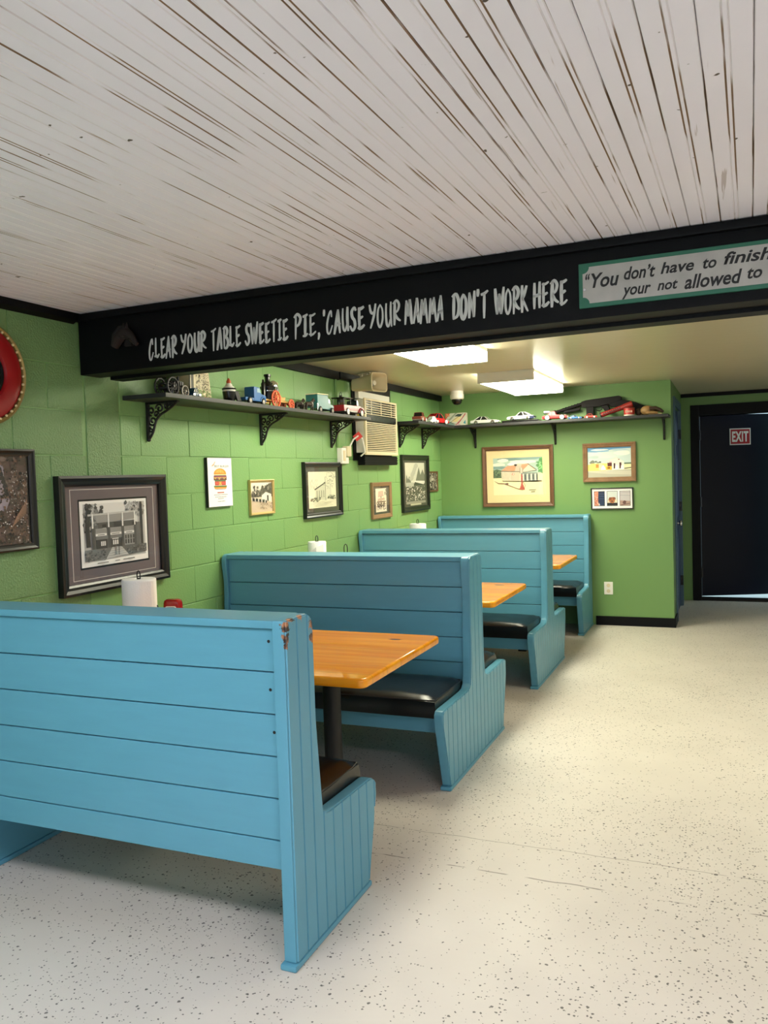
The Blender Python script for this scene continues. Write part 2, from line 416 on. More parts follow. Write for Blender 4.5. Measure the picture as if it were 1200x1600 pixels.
# ceiling trims along the left wall
o = MB().prism([(0.001, HN-.045), (.028, HN-.03), (.03, HN), (0.001, HN)], 'y', YF, 2.96).build('trim_1', M_black); struct(o, 'black ceiling trim over the near left wall', 'trim')
o = MB().box(0.001, .024, 3.22, 5.70, H2-.062, H2).build('trim_2', M_black, bevel=.002); struct(o, 'black ceiling trim above the long shelf', 'trim')
o = MB().box(0.001, .032, 5.705, D, H2-.055, H2).build('trim_3', M_black, bevel=.002); struct(o, 'black ceiling trim from the air conditioner to the corner', 'trim')
o = MB().box(RX+.002, XR, D2-.02, D2, H2-.04, H2).build('trim_4', M_black); struct(o, 'black ceiling trim above the exit door', 'trim')
bbm = MB(); bbm.box(L+.03, RX+.014, D-.014, D, 0, .088); bbm.box(RX, RX+.014, D, YD0-.09, 0, .088)
o = bbm.build('baseboard_back', M_black, bevel=.003); struct(o, 'black baseboard under the green back wall', 'baseboard')

# closet door in the return wall
dm = MB()
cm = MB(); cm.box(RX, RX+.016, YD0-.085, YD0, 0, ZD+.085); cm.box(RX, RX+.016, YD1, YD1+.085, 0, ZD+.085); cm.box(RX, RX+.016, YD0, YD1, ZD, ZD+.085)
cm.box(RX-.12, RX, YD0, YD0+.012, 0, ZD); cm.box(RX-.12, RX, YD1-.012, YD1, 0, ZD)
door1 = MB().box(RX-.05, RX-.012, YD0+.02, YD1-.016, .01, ZD-.006).build('door_1', M_bluedoor, bevel=.002); struct(door1, 'dark blue panelled closet door in the side wall', 'door')
cm.build('casing', M_bluetrim, door1, .002)
for (ya, yb) in ((YD0+.12, YD0+.42), (YD0+.50, YD0+.80)):
    for (za, zb) in ((.16, .80), (.98, 1.62), (1.72, 2.0)):
        MB().prism([(ya, za), (yb, za), (yb, zb), (ya, zb)], 'x', RX-.0125, RX-.004, [(ya+.03, za+.03), (yb-.03, za+.03), (yb-.03, zb-.03), (ya+.03, zb-.03)]).build('panel', M_bluedoor, door1)
kb = MB(); kb.lathe([(.026, 0), (.028, .006), (.012, .01), (.011, .035), (.024, .042), (.03, .055), (.026, .068), (.01, .072)], (RX-.012, YD0+.09, .95), 'x', 16).build('door_knob', M_chrome, door1, smooth=True)
for zz in (.28, 1.08, 1.85): MB().box(RX-.014, RX+.018, YD1-.03, YD1+.004, zz-.05, zz+.05).build('hinge', M_blackgloss, door1)

# exit door: black frame, leaf standing ajar to the outside
fr = MB(); fr.box(XD0-.09, XD0, D2-.02, D2+.13, 0, ZX+.12); fr.box(XD1, XD1+.09, D2-.02, D2+.13, 0, ZX+.12); fr.box(XD0, XD1, D2-.02, D2+.13, ZX, ZX+.12)
door2 = fr.build('door_2', M_black, bevel=.003); struct(door2, 'black steel exit door standing ajar in a black frame', 'door')
leaf = MB().box(.002, .90, 0, .045, .030, ZX+.012).build('leaf', M_navy, door2, .002, loc=(XD0, D2+.135, 0), rot=(0, 0, math.radians(22)))
for zz in (.3, 1.1, 1.85): MB().box(XD0-.004, XD0+.014, D2+.112, D2+.134, zz-.055, zz+.055).build('hinge', M_blackgloss, door2)
th = MB().prism([(D2-.01, 0), (D2+.13, 0), (D2+.12, .027), (D2, .027)], 'x', XD0, XD1).build('threshold', M_black, door2)

# ------------------------------------------------------------------ lettering
def stroke_mesh(strokes, w_, thick):
    """flat brush strokes in the x-z plane facing -y; every stroke swells in the middle"""
    mb = MB()
    for st in strokes:
        pts = [Vector((p[0], p[1])) for p in st['p']]; n = len(pts); Ls, R_ = [], []
        for i, p in enumerate(pts):
            a = pts[max(i-1, 0)]; b = pts[min(i+1, n-1)]; t = (b-a).normalized(); nn = Vector((-t.y, t.x))
            f = i/(n-1); ww = w_*st.get('w', 1)*(.55 + .75*math.sin(PI*(.15+.75*f)))
            Ls.append(p+nn*ww/2); R_.append(p-nn*ww/2)
        for i in range(n-1):
            mb.poly([(Ls[i].x, -thick, Ls[i].y), (R_[i].x, -thick, R_[i].y), (R_[i+1].x, -thick, R_[i+1].y), (Ls[i+1].x, -thick, Ls[i+1].y)])
    return mb
def smooth_pts(p, n=5):
    if len(p) < 3: return [p[0], ((p[0][0]+p[1][0])/2, (p[0][1]+p[1][1])/2), p[1]]
    out = []
    for i in range(len(p)-1):
        p0, p1, p2, p3 = p[max(i-1, 0)], p[i], p[i+1], p[min(i+2, len(p)-1)]
        for k in range(n):
            t = k/n; out.append(tuple(.5*((2*p1[j]) + (-p0[j]+p2[j])*t + (2*p0[j]-5*p1[j]+4*p2[j]-p3[j])*t*t + (-p0[j]+3*p1[j]-3*p2[j]+p3[j])*t**3) for j in (0, 1)))
    out.append(p[-1]); return out
GL = {  # narrow slashed brush capitals
 'C': [[(.8,.72),(.72,1),(.4,.8),(.15,.4),(.2,.05),(.5,.0),(.9,.35)]],
 'L': [[(.35,1.02),(.3,.5),(.3,.12)], [(.05,.08),(.35,.14),(.6,.06),(.95,.22)]],
 'E': [[(.3,.98),(.27,.5),(.3,-.02)], [(.1,.93),(.5,.92),(.95,1.0)], [(.15,.5),(.5,.52),(.8,.58)], [(.05,.1),(.5,.06),(.98,.2)]],
 'A': [[(.05,-.05),(.35,.5),(.62,1.05)], [(.62,1.05),(.72,.5),(.85,-.02)], [(.15,.3),(.5,.36),(.95,.42)]],
 'R': [[(.3,1.0),(.25,.5),(.2,-.05)], [(.05,.88),(.5,1.02),(.85,.85),(.7,.6),(.3,.48)], [(.3,.48),(.6,.25),(1.05,.12)]],
 'Y': [[(.05,1.0),(.2,.7),(.45,.6),(.7,.68)], [(.9,1.02),(.65,.5),(.15,-.05)]],
 'O': [[(.55,1.0),(.2,.75),(.15,.25),(.45,.0),(.8,.3),(.8,.75),(.5,.98)]],
 'U': [[(.2,1.0),(.15,.5),(.25,.08),(.5,.0),(.75,.3)], [(.85,1.05),(.8,.5),(.9,-.04)]],
 'T': [[(.05,.9),(.5,.93),(1.0,1.04)], [(.52,.95),(.48,.5),(.45,-.05)]],
 'B': [[(.25,1.0),(.22,.5),(.2,0)], [(.05,.92),(.5,1.02),(.8,.85),(.65,.62),(.25,.52)], [(.25,.52),(.7,.5),(.9,.25),(.6,.02),(.15,.04)]],
 'S': [[(.9,.86),(.7,1.0),(.35,.85),(.4,.6),(.7,.42),(.75,.15),(.4,.0),(.08,.22)]],
 'W': [[(.05,1.02),(.15,.5),(.25,-.02)], [(.25,-.02),(.4,.4),(.5,.8)], [(.5,.8),(.58,.4),(.68,-.02)], [(.68,-.02),(.85,.5),(1.0,1.05)]],
 'I': [[(.1,.93),(.5,.95),(.95,1.02)], [(.55,.95),(.5,.5),(.45,.05)], [(.05,.06),(.5,.06),(.9,.16)]],
 'P': [[(.3,1.0),(.25,.5),(.2,-.1)], [(.05,.88),(.5,1.03),(.9,.85),(.7,.58),(.3,.48)]],
 'M': [[(.1,-.05),(.2,.5),(.28,1.0)], [(.28,1.0),(.4,.6),(.5,.3)], [(.5,.3),(.62,.7),(.72,1.03)], [(.72,1.03),(.82,.5),(.95,-.05)]],
 'D': [[(.3,.98),(.25,.5),(.2,0)], [(.05,.9),(.6,1.0),(.95,.6),(.75,.15),(.1,.02)]],
 'N': [[(.15,-.03),(.2,.5),(.22,1.0)], [(.22,1.0),(.5,.5),(.75,0)], [(.75,0),(.8,.5),(.88,1.05)]],
 'K': [[(.25,1.03),(.22,.5),(.2,-.05)], [(.85,1.0),(.5,.65),(.25,.48)], [(.3,.5),(.6,.25),(1.0,-.02)]],
 'H': [[(.2,1.02),(.17,.5),(.15,-.04)], [(.85,1.05),(.8,.5),(.8,-.02)], [(.05,.46),(.5,.5),(1.0,.58)]],
 "'": [[(.5,1.1),(.45,.95),(.4,.8)]], ',': [[(.5,.14),(.6,.02),(.35,-.18)]]}
M_letter = mat('white_lettering_paint', (204, 203, 200), .6)
WORDS = [('CLEAR', .402, .556, 2.053, 2.141), ('YOUR', .576, .711, 2.065, 2.145), ('TABLE', .734, .885, 2.064, 2.151), ('SWEETIE', .904, 1.114, 2.071, 2.156),
         ('PIE,', 1.141, 1.262, 2.076, 2.164), ("'CAUSE", 1.272, 1.459, 2.080, 2.167), ('YOUR', 1.476, 1.608, 2.083, 2.170), ('MAMMA', 1.624, 1.784, 2.083, 2.170),
         ("DON'T", 1.814, 1.956, 2.077, 2.168), ('WORK', 1.978, 2.103, 2.078, 2.168), ('HERE', 2.119, 2.244, 2.084, 2.171)]
for wd, xa, xb, zb, zt in WORDS:
    adv = [.45 if c in "',I" and c != 'I' else (.8 if c == 'I' else (1.25 if c in 'MW' else 1.0)) for c in wd]; tot = sum(adv); sx = (xb-xa)/tot; x = xa; S = []
    for c, a in zip(wd, adv):
        jx, jz = random.uniform(-.04, .04), random.uniform(-.04, .04)
        for st in GL[c]:
            S.append({'p': [(x + (p[0]*.92+jx+.04*(p[1]-.5))*sx*a, zb + (p[1]+jz)*(zt-zb)) for p in smooth_pts(st)], 'w': random.uniform(.8, 1.25)})
        x += sx*a
    o = stroke_mesh(S, .0082, .0).build('painted_word', M_letter, beam, loc=(0, beam_y(0)-.0012, 0), rot=(0, 0, -ang))
def text_mesh(body, size, shear=0.0, offset=0.0, space=1.0):
    c = bpy.data.curves.new('t', 'FONT'); c.body = body; c.size = size; c.shear = shear; c.offset = offset; c.space_character = space; c.resolution_u = 3
    o = bpy.data.objects.new('t', c); COL.objects.link(o); bpy.context.view_layer.update()
    me = bpy.data.meshes.new_from_object(o.evaluated_get(bpy.context.evaluated_depsgraph_get()))
    bpy.data.objects.remove(o, do_unlink=True); bpy.data.curves.remove(c)
    xs_ = [v.co.x for v in me.vertices]; ys_ = [v.co.y for v in me.vertices]
    return me, min(xs_), max(xs_), min(ys_), max(ys_)
def text_part(name, body, m, parent, x0, x1, z0, z1, y, shear=0.0, offset=0.0, rot=None, space=1.0):
    """text stretched to fill the box x0..x1, z0..z1 of the plane facing -y"""
    me, a, b, c, d = text_mesh(body, 1.0, shear, offset, space)
    for v in me.vertices: v.co = (x0 + (v.co.x-a)/(b-a)*(x1-x0), 0, z0 + (v.co.y-c)/(d-c)*(z1-z0))
    me.materials.clear(); me.materials.append(m); me.name = name
    return obj(name, me, parent, (0, y, 0), rot)
# the painted quotation board on the beam
xs0, xs1, zs0, zs1 = 2.283, 3.95, 2.064, 2.216
M_signgreen = mat('sign_green_border', (38, 104, 82), .5, vary=.15, vscale=20)
M_signgrey = mat('sign_weathered_white', (176, 172, 168), .6, vary=.22, vscale=16)
M_ink = mat('sign_black_paint', (24, 22, 24), .6)
sg = thing('quotation_sign', 'weathered white sign with green border and slanted black lettering on the beam', 'sign', (xs0, beam_y(xs0)-.001, zs0), -ang)
sw, sh = xs1-xs0, zs1-zs0
MB().box(0, sw, -.012, 0, 0, sh).build('border', M_signgreen, sg, .002)
n_ = .022; b_ = .014
pl = [(b_+n_, b_), (sw-b_-n_, b_), (sw-b_, b_+n_), (sw-b_, sh-b_-n_), (sw-b_-n_, sh-b_), (b_+n_, sh-b_)]
for k in range(1, 6): a = PI/2*k/6; pl.append((b_+n_*math.cos(a) - n_*0 + 0, sh-b_-n_*math.sin(a)))
pl.append((b_, sh-b_-n_)); pl.append((b_, b_+n_))
for k in range(1, 6): a = PI/2*(1-k/6); pl.append((b_+n_*math.cos(a), b_+n_*math.sin(a)))
MB().prism(pl, 'y', -.0135, -.0121).build('panel', M_signgrey, sg)
T = [('\u201c', 2.306, 2.322, 2.158, 2.180), ('You', 2.326, 2.419, 2.128, 2.178), ("don\u2019t", 2.435, 2.537, 2.142, 2.186), ('have', 2.553, 2.658, 2.147, 2.185), ('to', 2.685, 2.726, 2.147, 2.180), ('finish', 2.747, 2.888, 2.152, 2.192),
     ('your', 2.427, 2.522, 2.078, 2.118), ('not', 2.542, 2.607, 2.094, 2.124), ('allowed', 2.627, 2.802, 2.088, 2.134), ('to', 2.817, 2.860, 2.098, 2.132)]
for wd, a, b, c, d in T:
    text_part('painted_word', wd, M_ink, sg, a-xs0, b-xs0, c-zs0, d-zs0, -.0142, shear=.28, offset=.022)
for sx_ in (.02,): MB().lathe([(.0045, -.0155), (.005, -.0136)], (sx_, 0, .062), 'y', 10).build('screw', M_chrome, sg)
# small horse head on the beam
M_horse = mat('brown_leather_horse', (34, 22, 17), .8, bump=(30, .4)); M_dark = mat('dark_horse_mane', (24, 18, 16), .8)
hs = thing('horse_head_ornament', 'small dark brown horse head ornament hanging at the beam end', 'ornament', (.30, beam_y(.3)-.03, 2.15), -ang)
MB().tube([(-.065, .0, -.03), (-.045, 0, .0), (-.02, 0, .022), (.005, 0, .028), (.03, 0, .008), (.05, 0, -.018), (.062, 0, -.03)], [.018, .024, .026, .024, .018, .013, .009], 10).build('head', M_horse, hs, smooth=True)
MB().tube([(-.005, 0, .045), (-.008, .0, .062), (-.01, 0, .072)], [.008, .006, .001], 6).build('ear', M_horse, hs)
MB().tube([(.012, -.006, .045), (.016, -.008, .06), (.018, -.008, .07)], [.008, .005, .001], 6).build('ear', M_horse, hs)
MB().tube([(-.075, .0, -.02), (-.06, 0, .02), (-.03, 0, .05), (0, 0, .056)], [.008, .014, .012, .004], 8).build('mane', M_dark, hs, smooth=True)
MB().tube([(-.03, -.02, .01), (.0, -.03, .0), (.035, -.022, -.005)], .003, 6).build('bridle', M_dark, hs)
MB().box(-.02, .02, .01, .0295, -.03, .03).build('mount', M_dark, hs, .003)
# exit sign, stuck on the leaf
M_red = mat('sign_red', (158, 22, 34), .5); M_signw = mat('sign_white', (226, 222, 218), .5)
xa = .335; xb_ = .57
es = thing('exit_sign', 'red EXIT sign with white letters on the black door', 'sign', (XD0, D2+.135, 1.73), math.radians(22))
MB().box(xa, xb_, -.004, -.0005, 0, .185).build('plate', M_signw, es, .001)
MB().box(xa+.011, xb_-.011, -.0052, -.0041, .011, .174).build('field', M_red, es)
text_part('lettering', 'EXIT', M_signw, es, xa+.026, xb_-.026, .034, .152, -.0058, offset=.035, space=1.08)

# ------------------------------------------------------------------ booth benches
PT = .045                                # end panel thickness
def half_double():
    return [(.49, .02), (.585, .355), (.582, .385), (.565, .402), (.53, .405), (.205, .403), (.16, .408), (.135, .425), (.124, .46), (.116, .54), (.10, .84), (.099, .92), (.107, .98), (.114, 1.02), (.113, 1.05), (.104, 1.07), (.085, 1.08)]
def prof_double():
    h = half_double(); return [(-y, z) for y, z in h] + [(y, z) for y, z in reversed(h)]
def prof_single():                       # back at y = 0, seat towards +y
    return [(0, .02), (0, 1.08), (.145, 1.08), (.162, 1.07), (.173, 1.05), (.174, 1.02), (.164, .98), (.157, .92), (.158, .86), (.172, .76), (.198, .46), (.206, .425), (.225, .408), (.26, .402), (.585, .392), (.615, .383), (.635, .36), (.637, .335), (.55, .02)]
def top_of(prof, y):
    """highest point of the profile above y"""
    zs = []
    n = len(prof)
    for i in range(n):
        (y0, z0), (y1, z1) = prof[i], prof[(i+1) % n]
        if (y0-y)*(y1-y) <= 0 and abs(y1-y0) > 1e-9: zs.append(z0 + (z1-z0)*(y-y0)/(y1-y0))
    return (max(zs), min(zs)) if zs else (0, 0)
def planks(panel, prof, xf, sgn, m, pitch=.068):
    """raised tongue-and-groove planks on the outer face of an end panel"""
    y0 = min(p[0] for p in prof); y1 = max(p[0] for p in prof); y = y0 + .004
    brk = sorted(p[0] for p in prof)
    while y < y1 - .006:
        ya, yb = y + .0028, min(y + pitch - .0028, y1 - .004)
        ys = sorted(set([ya, yb] + [ya + (yb-ya)*k/8 for k in range(9)] + [b for b in brk if ya < b < yb]))
        t, bt = [], []
        for q in ys:
            hi, lo = top_of(prof, q)
            if hi - .005 > lo + .005: t.append((q, hi - .005)); bt.append((q, max(lo + .004, .024)))
        if len(t) > 1 and yb - ya > .01:
            out = bt + t[::-1]; yc = sum(q for q, _ in out)/len(out)
            ins = [(ya + .0018 if abs(q-ya) < 1e-6 else (yb - .0018 if abs(q-yb) < 1e-6 else q), z_) for q, z_ in out]
            MB().prism(out, 'x', xf, xf + sgn*.0045, ins).build('plank', m, panel)
        y += pitch
def cushion_mesh(x0, x1, y0, y1, z0, z1):
    mb = MB(); nx, ny = 34, 16; V = {}
    def soft(t, n, r):                   # falls to 0 at the edges
        d = min(t, 1-t)*n; return min(1, d/r)
    for i in range(nx+1):
        for j in range(ny+1):
            s, t = i/nx, j/ny; ex = min(s, 1-s)*(x1-x0); ey = min(t, 1-t)*(y1-y0); e = min(ex, ey)
            h = z1 - .022*math.exp(-e/.012) + .016*(1-math.exp(-ex/.12))*(1-math.exp(-ey/.10))
            h += .0016*math.sin(31*s+3*t)*math.sin(11*t)
            V[i, j] = mb.bm.verts.new((x0+s*(x1-x0), y0+t*(y1-y0), h))
    for i in range(nx):
        for j in range(ny): mb.face([V[i, j], V[i+1, j], V[i+1, j+1], V[i, j+1]])
    rim = [(i, 0) for i in range(nx)] + [(nx, j) for j in range(ny)] + [(i, ny) for i in range(nx, 0, -1)] + [(0, j) for j in range(ny, 0, -1)]
    cx, cy = (x0+x1)/2, (y0+y1)/2; prev = [V[k] for k in rim]
    for dz, grow in ((.35, .004), (.75, .004), (1, -.003)):
        ring = []
        for k in rim:
            v = V[k].co; dx = math.copysign(grow, v.x-cx) if k[0] in (0, nx) else 0; dy = math.copysign(grow, v.y-cy) if k[1] in (0, ny) else 0
            ring.append(mb.bm.verts.new((v.x+dx, v.y+dy, v.z + (z0 - v.z)*dz)))
        for a in range(len(rim)):
            b = (a+1) % len(rim); mb.face([prev[a], prev[b], ring[b], ring[a]])
        prev = ring
    mb.face(prev)
    return mb
def add_cushion(t, y0, y1):
    x0, x1 = PT+.006, L-PT-.006
    c = cushion_mesh(x0, x1, y0, y1, .358, .458).build('cushion', M_vinyl, t, smooth=True)
    q = .008; z = .452
    P = []
    for ax, ay, bx, by in ((x0+q, y0+.002, x1-q, y0+.002), (x1-.002, y0+q, x1-.002, y1-q), (x1-q, y1-.002, x0+q, y1-.002), (x0+.002, y1-q, x0+.002, y0+q)):
        for k in range(8): f = k/8; P.append((ax+(bx-ax)*f, ay+(by-ay)*f, z - .012))
    MB().tube(P, .0035, 6, closed=True).build('piping', M_pipe, c, smooth=True)
def bench(name, label, double, loc, flip, plank_side, m_end, group, screws=False):
    t = thing(name, label, 'bench', loc, PI if flip else 0, group)
    prof = prof_double() if double else prof_single()
    gap = .012; ends = ((0, PT), (L-PT, L-gap)) if flip else ((gap, PT), (L-PT, L))
    for side, (xa, xb) in enumerate(ends):
        e = MB().prism(prof, 'x', xa + (.002 if side == 0 else 0), xb - (.002 if side else 0)).build('end_panel', m_end if side == 1 else M_paint, t, .006, 2)
        lo, hi = min(p[0] for p in prof if p[1] < .03), max(p[0] for p in prof if p[1] < .03)
        MB().box(xa-.006, xb+.006, lo-.016, hi+.014, 0, .02).build('base_strip', M_paint, e, .006)
        if side in plank_side: planks(e, prof, xb-.002 if side else xa+.002, 1 if side else -1, m_end if side == 1 else M_paint)
    x0, x1 = PT-.002, L-PT+.002
    hb = .1316
    zs_ = [.297] + [.390 + k*hb for k in range(6)]
    zs_[-1] = 1.052
    if double: faces = ((-.082, -.062), (.062, .082))
    else: faces = ((.018, .038), (.122, .142))
    for fi, (ya, yb) in enumerate(faces):
        for k in range(6):
            MB().box(x0, x1, ya, yb, zs_[k]+.0016, zs_[k+1]-.0016).build('back_board', M_paint, t, .0040, 2)
    if double: MB().box(x0+.001, x1-.001, -.0615, .0615, .30, 1.05).build('core', M_groovepaint, t); cy0, cy1 = -.104, .104
    else: MB().box(x0+.001, x1-.001, .0385, .1215, .30, 1.05).build('core', M_groovepaint, t); cy0, cy1 = .004, .165
    MB().box(x0, x1, cy0, cy1, 1.0525, 1.078).build('top_cap', M_paint, t, .004)
    for sgn in ((-1, 1) if double else (1,)):
        a, b = (.09, .50) if double else (.145, .56)
        ya, yb = sorted((sgn*a, sgn*b)); MB().box(x0, x1, ya, yb, .335, .357).build('seat_board', M_paint, t, .002)
        y = sgn*(b-.02); ya, yb = sorted((y, y-sgn*.02)); MB().box(x0, x1, ya, yb, .268, .3345).build('apron', M_paint, t, .002)
        if double: ca, cb_ = .118, .545
        else: ca, cb_ = .19, .60
        ya, yb = sorted((sgn*ca, sgn*cb_)); add_cushion(t, ya, yb)
    if screws:
        for x, z in ((L-PT-.022, 1.012), (L-PT-.022, .862), (L-PT-.014, .73)):
            MB().lathe([(.0052, .0172), (.0052, .0195)], (x, 0, z), 'y', 10).build('screw', M_iron, t)
    return t
G = 'turquoise booth benches along the green wall'
bench('booth_bench', 'blue single booth bench nearest the camera with chipped paint, seen from behind', False, (0.0, 2.147, 0), False, (1,), M_chip, G, True)
bench('booth_bench', 'double-sided turquoise booth bench second from the front', True, (0.0, 4.155, 0), False, (1,), M_paint, G)
bench('booth_bench', 'double-sided teal booth bench third from the front', True, (0.0, 6.08, 0), False, (1,), M_paint, G)
bench('booth_bench', 'teal single booth bench against the green back wall', False, (L, D-.02, 0), True, (0,), M_paint, G)

# ------------------------------------------------------------------ booth tables
def table(label, y0, y1, x1=1.492):
    t = thing('booth_table', label, 'table', (0, (y0+y1)/2, 0), 0, 'varnished pine booth tables')
    h = (y1-y0)/2; r = .035; x0 = .012; P = []
    for cx, cy, a0 in ((x1-r, h-r, 0), (x0+r, h-r, PI/2), (x0+r, -h+r, PI), (x1-r, -h+r, 1.5*PI)):
        for k in range(6): a = a0 + PI/2*k/5; P.append((cx+r*math.cos(a), cy+r*math.sin(a)))
    MB().prism(P, 'z', .712, .75).build('table_top', M_table, t, .012, 4)
    for px in (.42, 1.13):
        p = MB().lathe([(.04, .03), (.04, .70)], (px, 0, 0), 'z', 20).build('pedestal_pole', M_iron, t, smooth=True)
        MB().box(px-.14, px+.14, -.14, .14, .70, .7115).build('mounting_plate', M_iron, p)
        bm_ = MB(); bm_.prism([(px-.035, 0), (px+.035, 0), (px+.03, .03), (px-.03, .03)], 'y', -.26, .26); bm_.box(px-.17, px+.17, -.035, .035, 0, .028)
        bm_.build('base', M_iron, p, .004)
    return t
table('glossy pine booth table beside the nearest blue bench', 2.765, 3.64)
table('pine booth table between the two double benches', 4.66, 5.50, 1.478)
table('pine booth table in the farthest booth by the back wall', 6.60, 7.42, 1.496)

# ------------------------------------------------------------------ ceiling lights, camera dome, horn speaker
def fixture(label, x0, x1, y0, y1, ztop, m, along='y'):
    t = thing('ceiling_light', label, 'ceiling light', ((x0+x1)/2, (y0+y1)/2, ztop-.084), 0, 'fluorescent ceiling lights')
    a, b = (x1-x0)/2, (y1-y0)/2
    MB().box(-a+.002, a-.002, -b+.004, b-.004, .062, .084).build('housing', M_white, t, .002)
    if along == 'y':
        MB().prism([(-a, .016), (-a+.02, 0), (a-.02, 0), (a, .016), (a, .062), (-a, .062)], 'y', -b+.008, b-.008).build('diffuser', m, t)
        for s in (-1, 1): MB().box(-a-.001, a+.001, s*b - (.008 if s > 0 else 0), s*b + (.008 if s < 0 else 0), -.001, .084).build('end_cap', M_white, t, .002)
    else:
        MB().box(-a+.01, a-.01, -b+.01, b-.01, 0, .003).build('diffuser', m, t)
        sk_ = MB(); sk_.box(-a, a, -b, -b+.0095, -.002, .0615); sk_.box(-a, a, b-.0095, b, -.002, .0615); sk_.box(-a, -a+.0095, -b+.01, b-.01, -.002, .0615); sk_.box(a-.0095, a, -b+.01, b-.01, -.002, .0615)
        sk_.build('frame', M_white, t)
    return t
fixture('lit fluorescent ceiling light just behind the black beam', .915, 1.315, 4.04, 5.24, H2, M_lens_far)
fixture('lit fluorescent ceiling light nearer the green back wall', .885, 1.345, 6.48, 7.72, H2, M_lens_far)
fixture('lit ceiling light above the camera over the front room', .50, 1.70, .42, .84, HN-.001, M_lens_near, 'x')  # out of view; set by the shadow edge under the nearest bench
fixture('lit ceiling light on the right of the front room', 3.0, 4.2, .42, .84, HN-.001, M_lens_near, 'x')  # unseen; added to light the front room from the right
fixture('lit fluorescent ceiling light over the aisle right of the booths', 3.3, 3.64, 4.0, 5.2, H2, M_lens_far, 'x')  # unseen; added to brighten the bench ends from the aisle side
dm_ = thing('dome_camera', 'white dome security camera with dark bubble on the cream ceiling', 'security camera', (.31, 7.74, H2-.135), 0)
MB().lathe([(.058, .055), (.068, .065), (.068, .1), (.064, .103), (.064, .135)], (0, 0, 0), 'z', 24).build('housing', M_white, dm_, smooth=True)
MB().lathe([(.008, 0), (.03, .006), (.044, .02), (.052, .042), (.052, .056)], (0, 0, 0), 'z', 24).build('bubble', M_blackgloss, dm_, smooth=True)
# horn loudspeaker
sp = thing('horn_speaker', 'beige horn loudspeaker hanging from the ceiling above the air conditioner', 'speaker', (.17, 5.90, 2.228), math.radians(-20))
def rrect(hw, hh, r, n=4):
    P = []
    for cx, cy, a0 in ((hw-r, hh-r, 0), (-hw+r, hh-r, PI/2), (-hw+r, -hh+r, PI), (hw-r, -hh+r, 1.5*PI)):
        for k in range(n+1): a = a0+PI/2*k/n; P.append((cx+r*math.cos(a), cy+r*math.sin(a)))
    return P
hm = MB(); secs = [(-.14, .036, .036), (-.135, .046, .046), (-.10, .048, .047), (-.02, .056, .053), (.10, .078, .066), (.115, .088, .073), (.125, .088, .073), (.123, .080, .066), (.09, .066, .055), (.0, .034, .03), (-.09, .012, .011)]
prev = None
for x, hw, hh in secs:
    ring = [hm.bm.verts.new((x, p[0], p[1])) for p in rrect(hw, hh, min(hw, hh)*.38)]
    if prev:
        for k in range(len(ring)): hm.face([prev[k], prev[(k+1) % len(ring)], ring[(k+1) % len(ring)], ring[k]])
    else: hm.face(ring[::-1])
    prev = ring
hm.face(prev); hm.build('horn', M_cream, sp, smooth=True)
MB().lathe([(.005, -.05), (.016, -.045), (.022, .03), (.018, .075)], (0, 0, 0), 'x', 14).build('driver_cone', mat('pale_cone', (240, 238, 230), .4), sp, smooth=True)  # white throat cone; its paleness stands in for the reflection inside the horn
br_ = MB(); br_.box(-.09, .03, -.012, .012, .078, .09); br_.box(-.075, -.055, -.01, .01, .045, .08); br_.box(-.02, .0, -.01, .01, .045, .08)
br_.build('bracket', M_cream, sp, .002)

# ------------------------------------------------------------------ air conditioner and wiring on the left wall
ac = thing('air_conditioner', 'cream window air conditioner set through the green block wall', 'air conditioner', (0, 6.32, 1.68), PI/2)
W = .34; MB().box(-W, W, -.088, -.016, .02, .445).build('case', mat('white_metal_case', (206, 204, 196), .4), ac, .004)
fp = MB(); fp.box(-W, W, -.104, -.0885, 0, .03); fp.box(-W, W, -.104, -.0885, .435, .452); fp.box(-W, -W+.03, -.104, -.0885, .0305, .4345); fp.box(W-.03, W, -.104, -.0885, .0305, .4345)
fp.build('front_frame', M_cream, ac, .003)
MB().box(-W+.03, W-.03, -.092, -.0885, .03, .435).build('dark_cavity', M_blackgloss, ac)
MB().box(-W+.03, W-.03, -.106, -.0925, .272, .318).build('control_panel', M_blackgloss, ac, .002)
for k in range(16): MB().box(-W+.03, W-.03, -.103, -.0925, .035+k*.0147, .042+k*.0147).build('lower_louver', M_cream, ac)
for k in range(6): MB().box(-W+.03, W-.03, -.103, -.0925, .325+k*.0185, .3305+k*.0185).build('upper_louver', M_cream, ac)
for x in (-W+.13, -.01, W-.13): MB().box(x-.005, x+.005, -.1045, -.1032, .322, .435).build('divider', M_cream, ac)
MB().box(-W+.005, W-.03, -.05, -.016, .452, .51).build('filler_panel', M_white, ac, .002)
MB().box(-W-.0015, -W+.001, -.062, -.035, .27, .34).build('energy_label', mat('yellow_label', (206, 170, 40), .5), ac)
bk = MB().box(0.002, .014, 5.945, 6.74, 1.64, 2.262).build('backer_board', M_black, bevel=.002); tag(bk, 'flat black board on the wall behind the air conditioner', 'board')
sb = thing('support_ledge', 'black ribbed ledge under the air conditioner', 'ledge', (0.014, 6.36, 1.60), PI/2)
MB().box(-.35, .35, -.06, 0, 0, .075).build('ledge', M_black, sb, .003)
for k in range(3): MB().box(-.35, .35, -.064, -.0605, .012+k*.02, .022+k*.02).build('rib', M_black, sb)
cdt = MB().tube([(.012, 5.655, 2.25), (.012, 5.655, 1.735)], .011, 8).build('conduit', M_green, smooth=True); tag(cdt, 'thin green painted conduit running down to the outlet box', 'conduit')
ob = thing('outlet_box', 'white surface outlet box beside the air conditioner', 'outlet', (0.0, 5.735, 1.612), PI/2)
MB().box(-.075, -.002, -.045, 0, 0, .12).build('box', M_white, ob, .004)
